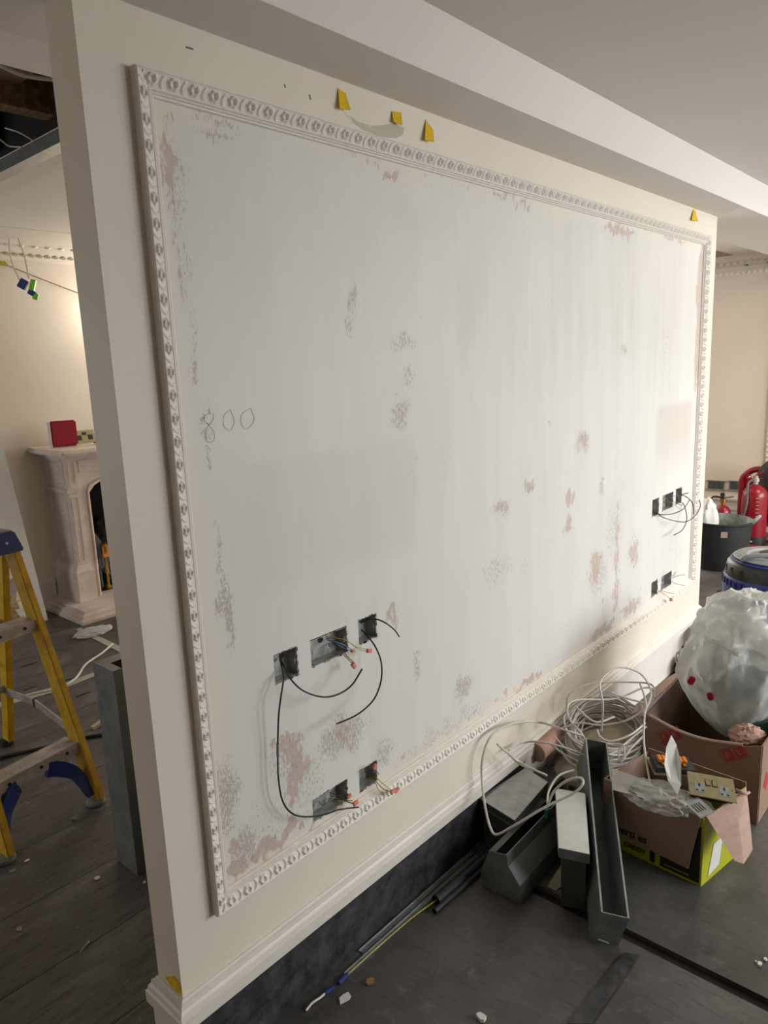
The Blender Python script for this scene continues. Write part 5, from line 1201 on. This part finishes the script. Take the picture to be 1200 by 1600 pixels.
# offcuts in front of it, behind the ladder
def off(label,p,q,w_,h,m,name='timber_offcut',cat_='offcut'): 
    return tag(obj(name,MB().bar(p,q,w_,h),m),label,cat_)
off('grey board offcut leaning high behind the ladder legs',(0.8766,3.1758,0.3530),(0.9733,3.0953,0.4406),.035,.075,'alu')
off('dark offcut upright behind the ladder legs',(0.9801,3.3307,0.3382),(0.8861,3.2457,0.1157),.03,.06,'card')
off('short pale block stacked behind the ladder legs',(0.8551,3.1717,0.2608),(0.9243,3.1007,0.2791),.05,.04,'woodpale')
off('slanting brown offcut at the foot of the white board',(0.8538,3.0958,0.2567),(0.8566,3.0022,0.2090),.04,.05,'wood')
off('flat pale wedge of wood lying on the floor behind the ladder',(0.9334,3.3649,0.0080),(1.0526,3.4075,0.0080),.06,.014,'woodpale')
off('thin white upright strip behind the ladder',(0.9247,3.2453,0.5070),(0.9032,3.1571,0.3887),.012,.012,'white')
# ---- steel duct behind the wall end
DX,DY=.289,.738; W2,H2=.135,.705
r=empty('wall_duct',(DX+.06,DY+.06,0),'tall dark steel duct standing behind the near end of the wall','duct')
x0,x1,y0,y1=DX,DX+.20,DY,DY+.126; t=.002
obj('left_panel',MB().box(x0,x0+t,y0,y1,.001,H2),'galvdull',r)
obj('front_panel',MB().box(x0+t,x1,y0,y0+t,.001,H2-.002),'galvdark',r)
obj('rear_panel',MB().box(x0+t,x1,y1-t,y1,.001,H2),'galvdull',r)
obj('right_panel',MB().box(x1-t,x1,y0+t,y1-t,.001,H2),'galvdark',r)
obj('top_flange',MB().box(x0+t,x1-t,y1-.055,y1-t,H2-.004,H2-.001).box(x0+t,x0+.03,y0+t,y1-.055,H2-.004,H2-.001),'galvdark',r)
obj('slot_lip',MB().box(x0+.03,x1-.01,y0+.004,y0+.008,.06,H2-.03).box(x0+.05,x1-.01,y0-.003,y0,.06,H2-.05),'galvdark',r)
# ---- stepladder
r=empty('stepladder',(.22,1.55,0),'yellow fibreglass stepladder with blue top cap and blue leg braces','ladder')
FR,FL=Vector((.404,1.238,.012)),Vector((.046,1.165,.012)); RR,RL=Vector((.372,1.985,.012)),Vector((-.03,1.93,.012))
TR,TL=Vector((.352,1.60,.975)),Vector((.055,1.555,.975)); TR2,TL2=Vector((.347,1.655,.975)),Vector((.05,1.61,.975))
def stile(p,q,nm='front_stile',w_=.062,th_=.024):
    d=(q-p).normalized(); s_=Vector((1,.15,0)).normalized()
    mb=MB(); mb.bar(p,q,w_*.22,th_,(0,0,1)) if 0 else None
    n_=d.cross(s_).normalized()
    # C section: web + two flanges
    mb=MB()
    def br(c0,wx,wn):
        a_=[p+c0-s_*wx/2-n_*wn/2,p+c0+s_*wx/2-n_*wn/2,p+c0+s_*wx/2+n_*wn/2,p+c0-s_*wx/2+n_*wn/2]
        mb.hexa(a_,[x+(q-p) for x in a_])
    br(Vector((0,0,0)),.005,w_); br(n_*(w_/2-.0025)+s_*.012,.026,.005); br(-n_*(w_/2-.0025)+s_*.012,.026,.005)
    return obj(nm,mb,'ladder',r)
stile(FR,TR); stile(FL,TL); stile(RR,TR2,'rear_stile',.045); stile(RL,TL2,'rear_stile',.045)
cc=(TR+TL+TR2+TL2)/4; al=(TR-TL).normalized(); pr=Vector((-al.y,al.x,0))
def capb(z0_,z1_,l0,l1,d0,d1):
    b4=[cc+al*s1*l0+pr*s2*d0+UP*z0_ for s1,s2 in ((-1,-1),(1,-1),(1,1),(-1,1))]; t4=[cc+al*s1*l1+pr*s2*d1+UP*z1_ for s1,s2 in ((-1,-1),(1,-1),(1,1),(-1,1))]
    return MB().hexa(b4,t4)
cp=obj('top_cap',capb(-.03,.048,.185,.165,.090,.070),'bluepl',r,bev=.006)
obj('cap_tray',capb(.048,.052,.160,.155,.065,.060),'graypad',cp)
for q in (-.12,.0,.12): obj('cap_rivet',MB().lathe([(.006,0),(.006,.003),(0,.004)],cc+al*q-pr*.083+UP*.01,10,rotx(PI/2)),'galv',cp)
def fr(p,q,z): t=(z-p.z)/(q.z-p.z); return p+(q-p)*t
for z in (.235,.69):
    a_,b_=fr(FR,TR,z),fr(FL,TL,z); f=pr
    obj('tread',MB().hexa([b_-f*.02-UP*.004,a_-f*.02-UP*.004,a_+f*.06-UP*.004,b_+f*.06-UP*.004],[b_-f*.02,a_-f*.02,a_+f*.06,b_+f*.06])
        .hexa([b_-f*.024-UP*.042,a_-f*.024-UP*.042,a_-f*.020-UP*.042,b_-f*.020-UP*.042],[b_-f*.024+UP*.002,a_-f*.024+UP*.002,a_-f*.020+UP*.002,b_-f*.020+UP*.002])
        .hexa([b_+f*.058-UP*.028,a_+f*.058-UP*.028,a_+f*.062-UP*.028,b_+f*.062-UP*.028],[b_+f*.058,a_+f*.058,a_+f*.062,b_+f*.062]),'alu',r)
    for q in (.2,.55,.85): obj('tread_rivet',MB().lathe([(.006,0),(.006,.003),(0,.004)],b_+(a_-b_)*q-f*.025-UP*.018,10,rotx(PI/2)),'ink',r)
for z in (.30,.62):
    a_,b_=fr(RR,TR2,z),fr(RL,TL2,z); obj('rear_rail',MB().bar(b_,a_,.02,.03),'alu',r)
# blue corner braces under the lowest tread
def brace(foot,top_,inner,nm='leg_brace'):
    p0=foot+UP*.02; p3=inner; d=pr*.012
    poly=[p0,fr(foot,top_,.11)+(-al if inner is not None else al)*0,None]
def strip(pts,w_,m,nm):
    mb=MB(); P=cat([Vector(p) for p in pts],5); n=len(P); 
    for i in range(n):
        t_=(P[min(i+1,n-1)]-P[max(i-1,0)]).normalized(); o_=t_.cross(pr).normalized()*w_(i/(n-1))/2
        mb.v+= [P[i]-o_-pr*.006,P[i]+o_-pr*.006,P[i]+o_+pr*.014,P[i]-o_+pr*.014]
    for i in range(n-1):
        for k in range(4): a0=4*i; mb.f.append((a0+k,a0+(k+1)%4,a0+4+(k+1)%4,a0+4+k))
    mb.f+= [(3,2,1,0),tuple(4*(n-1)+k for k in range(4))]
    return obj(nm,mb,m,r)
a_,b_=fr(FR,TR,.19),fr(FL,TL,.19)
for (ft_,tp_,q,sg) in ((FR,TR,.62,1),(FL,TL,.30,-1)):
    low=fr(ft_,tp_,.035)-al*sg*.012; mid=fr(ft_,tp_,.125)-al*sg*.035; hi=b_+(a_-b_)*q
    strip([low,mid,hi+ (mid-hi)*.35+UP*.012,hi],lambda t:.022+.034*math.sin(min(1,t*1.25)*PI*.55),'bluepl','leg_brace')
for p,nm in ((FR,'foot_pad'),(FL,'foot_pad')):
    obj(nm,MB().lathe([(.030,-.011),(.036,-.006),(.034,.004),(.024,.010),(0,.012)],p+al*.0-pr*.0,18),'foot',r,smooth=True)
for p in (RR,RL): obj('foot_pad',MB().rbox(p+UP*.002,(.045,.05,.025)),'rubber',r,bev=.004)
for (f_,t_,r_,s2) in ((FR,TR,RR,TR2),(FL,TL,RL,TL2)):
    A0=fr(f_,t_,.275); B0=fr(r_,s2,.285); M0=(A0+B0)/2+UP*.03
    obj('spreader_bar',MB().bar(A0,M0,.006,.03).bar(M0,B0,.006,.03),'alu',r); obj('spreader_pivot',MB().rbox(M0,(.014,.008,.035)),'galvdark',r)
# ---- cables, tape and bits on the back floor
tag(obj('floor_cable',MB().tube([(0.1976,1.8644,0.0080),(0.3028,1.8752,0.0080),(0.4398,1.8178,0.0080),(0.5851,1.7637,0.0080),(0.6887,1.7033,0.0080),(0.8277,1.5886,0.0080)],.0075,10,6),'black',smooth=True),'dark grey cable running across the floor behind the ladder','cable')
tag(obj('floor_cable',MB().tube([(1.2724,2.7276,0.0060),(1.1636,2.6434,0.0060),(1.0819,2.5973,0.0060),(1.0080,2.5471,0.0060),(0.9069,2.4291,0.0060),(0.8189,2.3753,0.0060),(0.7639,2.3726,0.0060),(0.6929,2.4052,0.0060),(0.6353,2.4209,0.0060)],.0065,10,6),'whitecab',smooth=True),'white cable snaking over the floor from the masking tape to the ladder','cable')
def ftape(pts,label): tag(obj('masking_tape',MB().prism([Vector(p) for p in pts],(0,0,.0012)),'cream_tape'),label,'tape')
ftape([(1.2578,3.1728,0.0010),(1.2950,3.1798,0.0010),(1.2860,2.6112,0.0010),(1.2350,2.5340,0.0010)],'pale masking tape on the floor from the hearth corner toward the wall end')
ftape([(0.5035,2.4024,0.0010),(0.5238,2.4556,0.0010),(0.7906,2.4182,0.0010),(1.0291,2.4221,0.0010),(1.0120,2.3749,0.0010),(0.7661,2.3498,0.0010)],'long pale masking tape line on the floor crossing behind the ladder')
tag(obj('plastic_scrap',crumple((1.2968,3.0113,0.0120),(.11,.07,.018),20,.3,30,16,4,zmin=.002),'film',smooth=True),'crumpled clear plastic scrap at the hearth corner','scrap')
off('small pale wooden wedge on the floor beside the standing duct',(0.6789,1.8088,0.0060),(0.7438,1.8249,0.0120),.022,.016,'woodpale','wooden_wedge','wedge')
c=Vector((0.2017,0.8334,0.0020)); tag(obj('silver_disc',MB().lathe([(.009,0),(.009,.0015),(0,.0018)],c,20),'whitecab',smooth=True),'small shiny disc on the dark floor left of the wall end','disc')
flake('small grey pebble of plaster on the floor under the ladder braces',(0.3033,1.1984,0.0010),.014,.008,'foot',31,.008,'plaster_crumb','crumb')
flake('pale flake on the floor below the left ladder foot',(0.0943,1.1027,0.0010),.010,.006,'white',32,.003)
flake('grey flake on the floor near the bottom left corner of the photo',(0.0411,1.0887,0.0010),.012,.008,'foot',33,.002)
flake('brown leaf shaped chip on the floor at the lower left',(-0.0532,0.8065,0.0010),.009,.012,'card',34,.002,'wood_chip','chip')
flake('tiny crumb on the floor beside the foot of the standing duct',(0.2885,0.6947,0.0010),.005,.004,'white',35,.003,'plaster_crumb','crumb')
tag(obj('screw',MB().tube([(0.0205,0.5794,0.0040),(0.0502,0.5940,0.0040)],.0016,8,1).lathe([(.0038,0),(.002,.004),(0,.004)],(0.0530,0.5960,0.0030),10),'galv',smooth=True),'single screw lying on the dark floor at the lower left','screw')
for i,(p_,a0,b0) in enumerate((((0.8291,2.8387,0.0010),.05,.006),((0.6961,2.5062,0.0010),.04,.006),((0.8581,2.4456,0.0010),.05,.006),((0.8303,2.2030,0.0010),.05,.005))):
    flake(['dark splinter on the back floor, uppermost of four left of the duct','dark splinter on the back floor, leftmost below the tape line','dark splinter between the ladder stile and white cable','dark splinter nearest the standing duct on the back floor'][i],p_,a0,b0,'ink',40+i,.002,'splinter','splinter')
# hardboard joint strip on the front floor
obj('dark_tape_strip',MB().prism([(0.9674,-0.5847,0.0035),(0.9859,-0.6211,0.0035),(0.7122,-0.6171,0.0035),(0.6733,-0.5700,0.0035)],(0,0,.001)),'plinth',fl)
# slack clear polythene behind the yellow tabs
tag(obj('slack_film',MB().grid([Vector(p) for p in ((0.6315,-0.0010,2.1599),(0.6552,-0.0020,2.1510),(0.6859,-0.0010,2.1436),(0.7248,-0.0020,2.1426),(0.7678,-0.0010,2.1512),(0.8164,-0.0010,2.1665),(0.8557,-0.0010,2.1624),
  (0.6444,0.0000,2.1492),(0.6681,-0.0010,2.1373),(0.7036,0.0000,2.1277),(0.7523,-0.0010,2.1252),(0.7864,0.0000,2.1274),(0.8243,-0.0010,2.1327),(0.8510,0.0000,2.1468))],7,2),'filmfaint'),'slack clear film stuck between two yellow tape tabs','film')
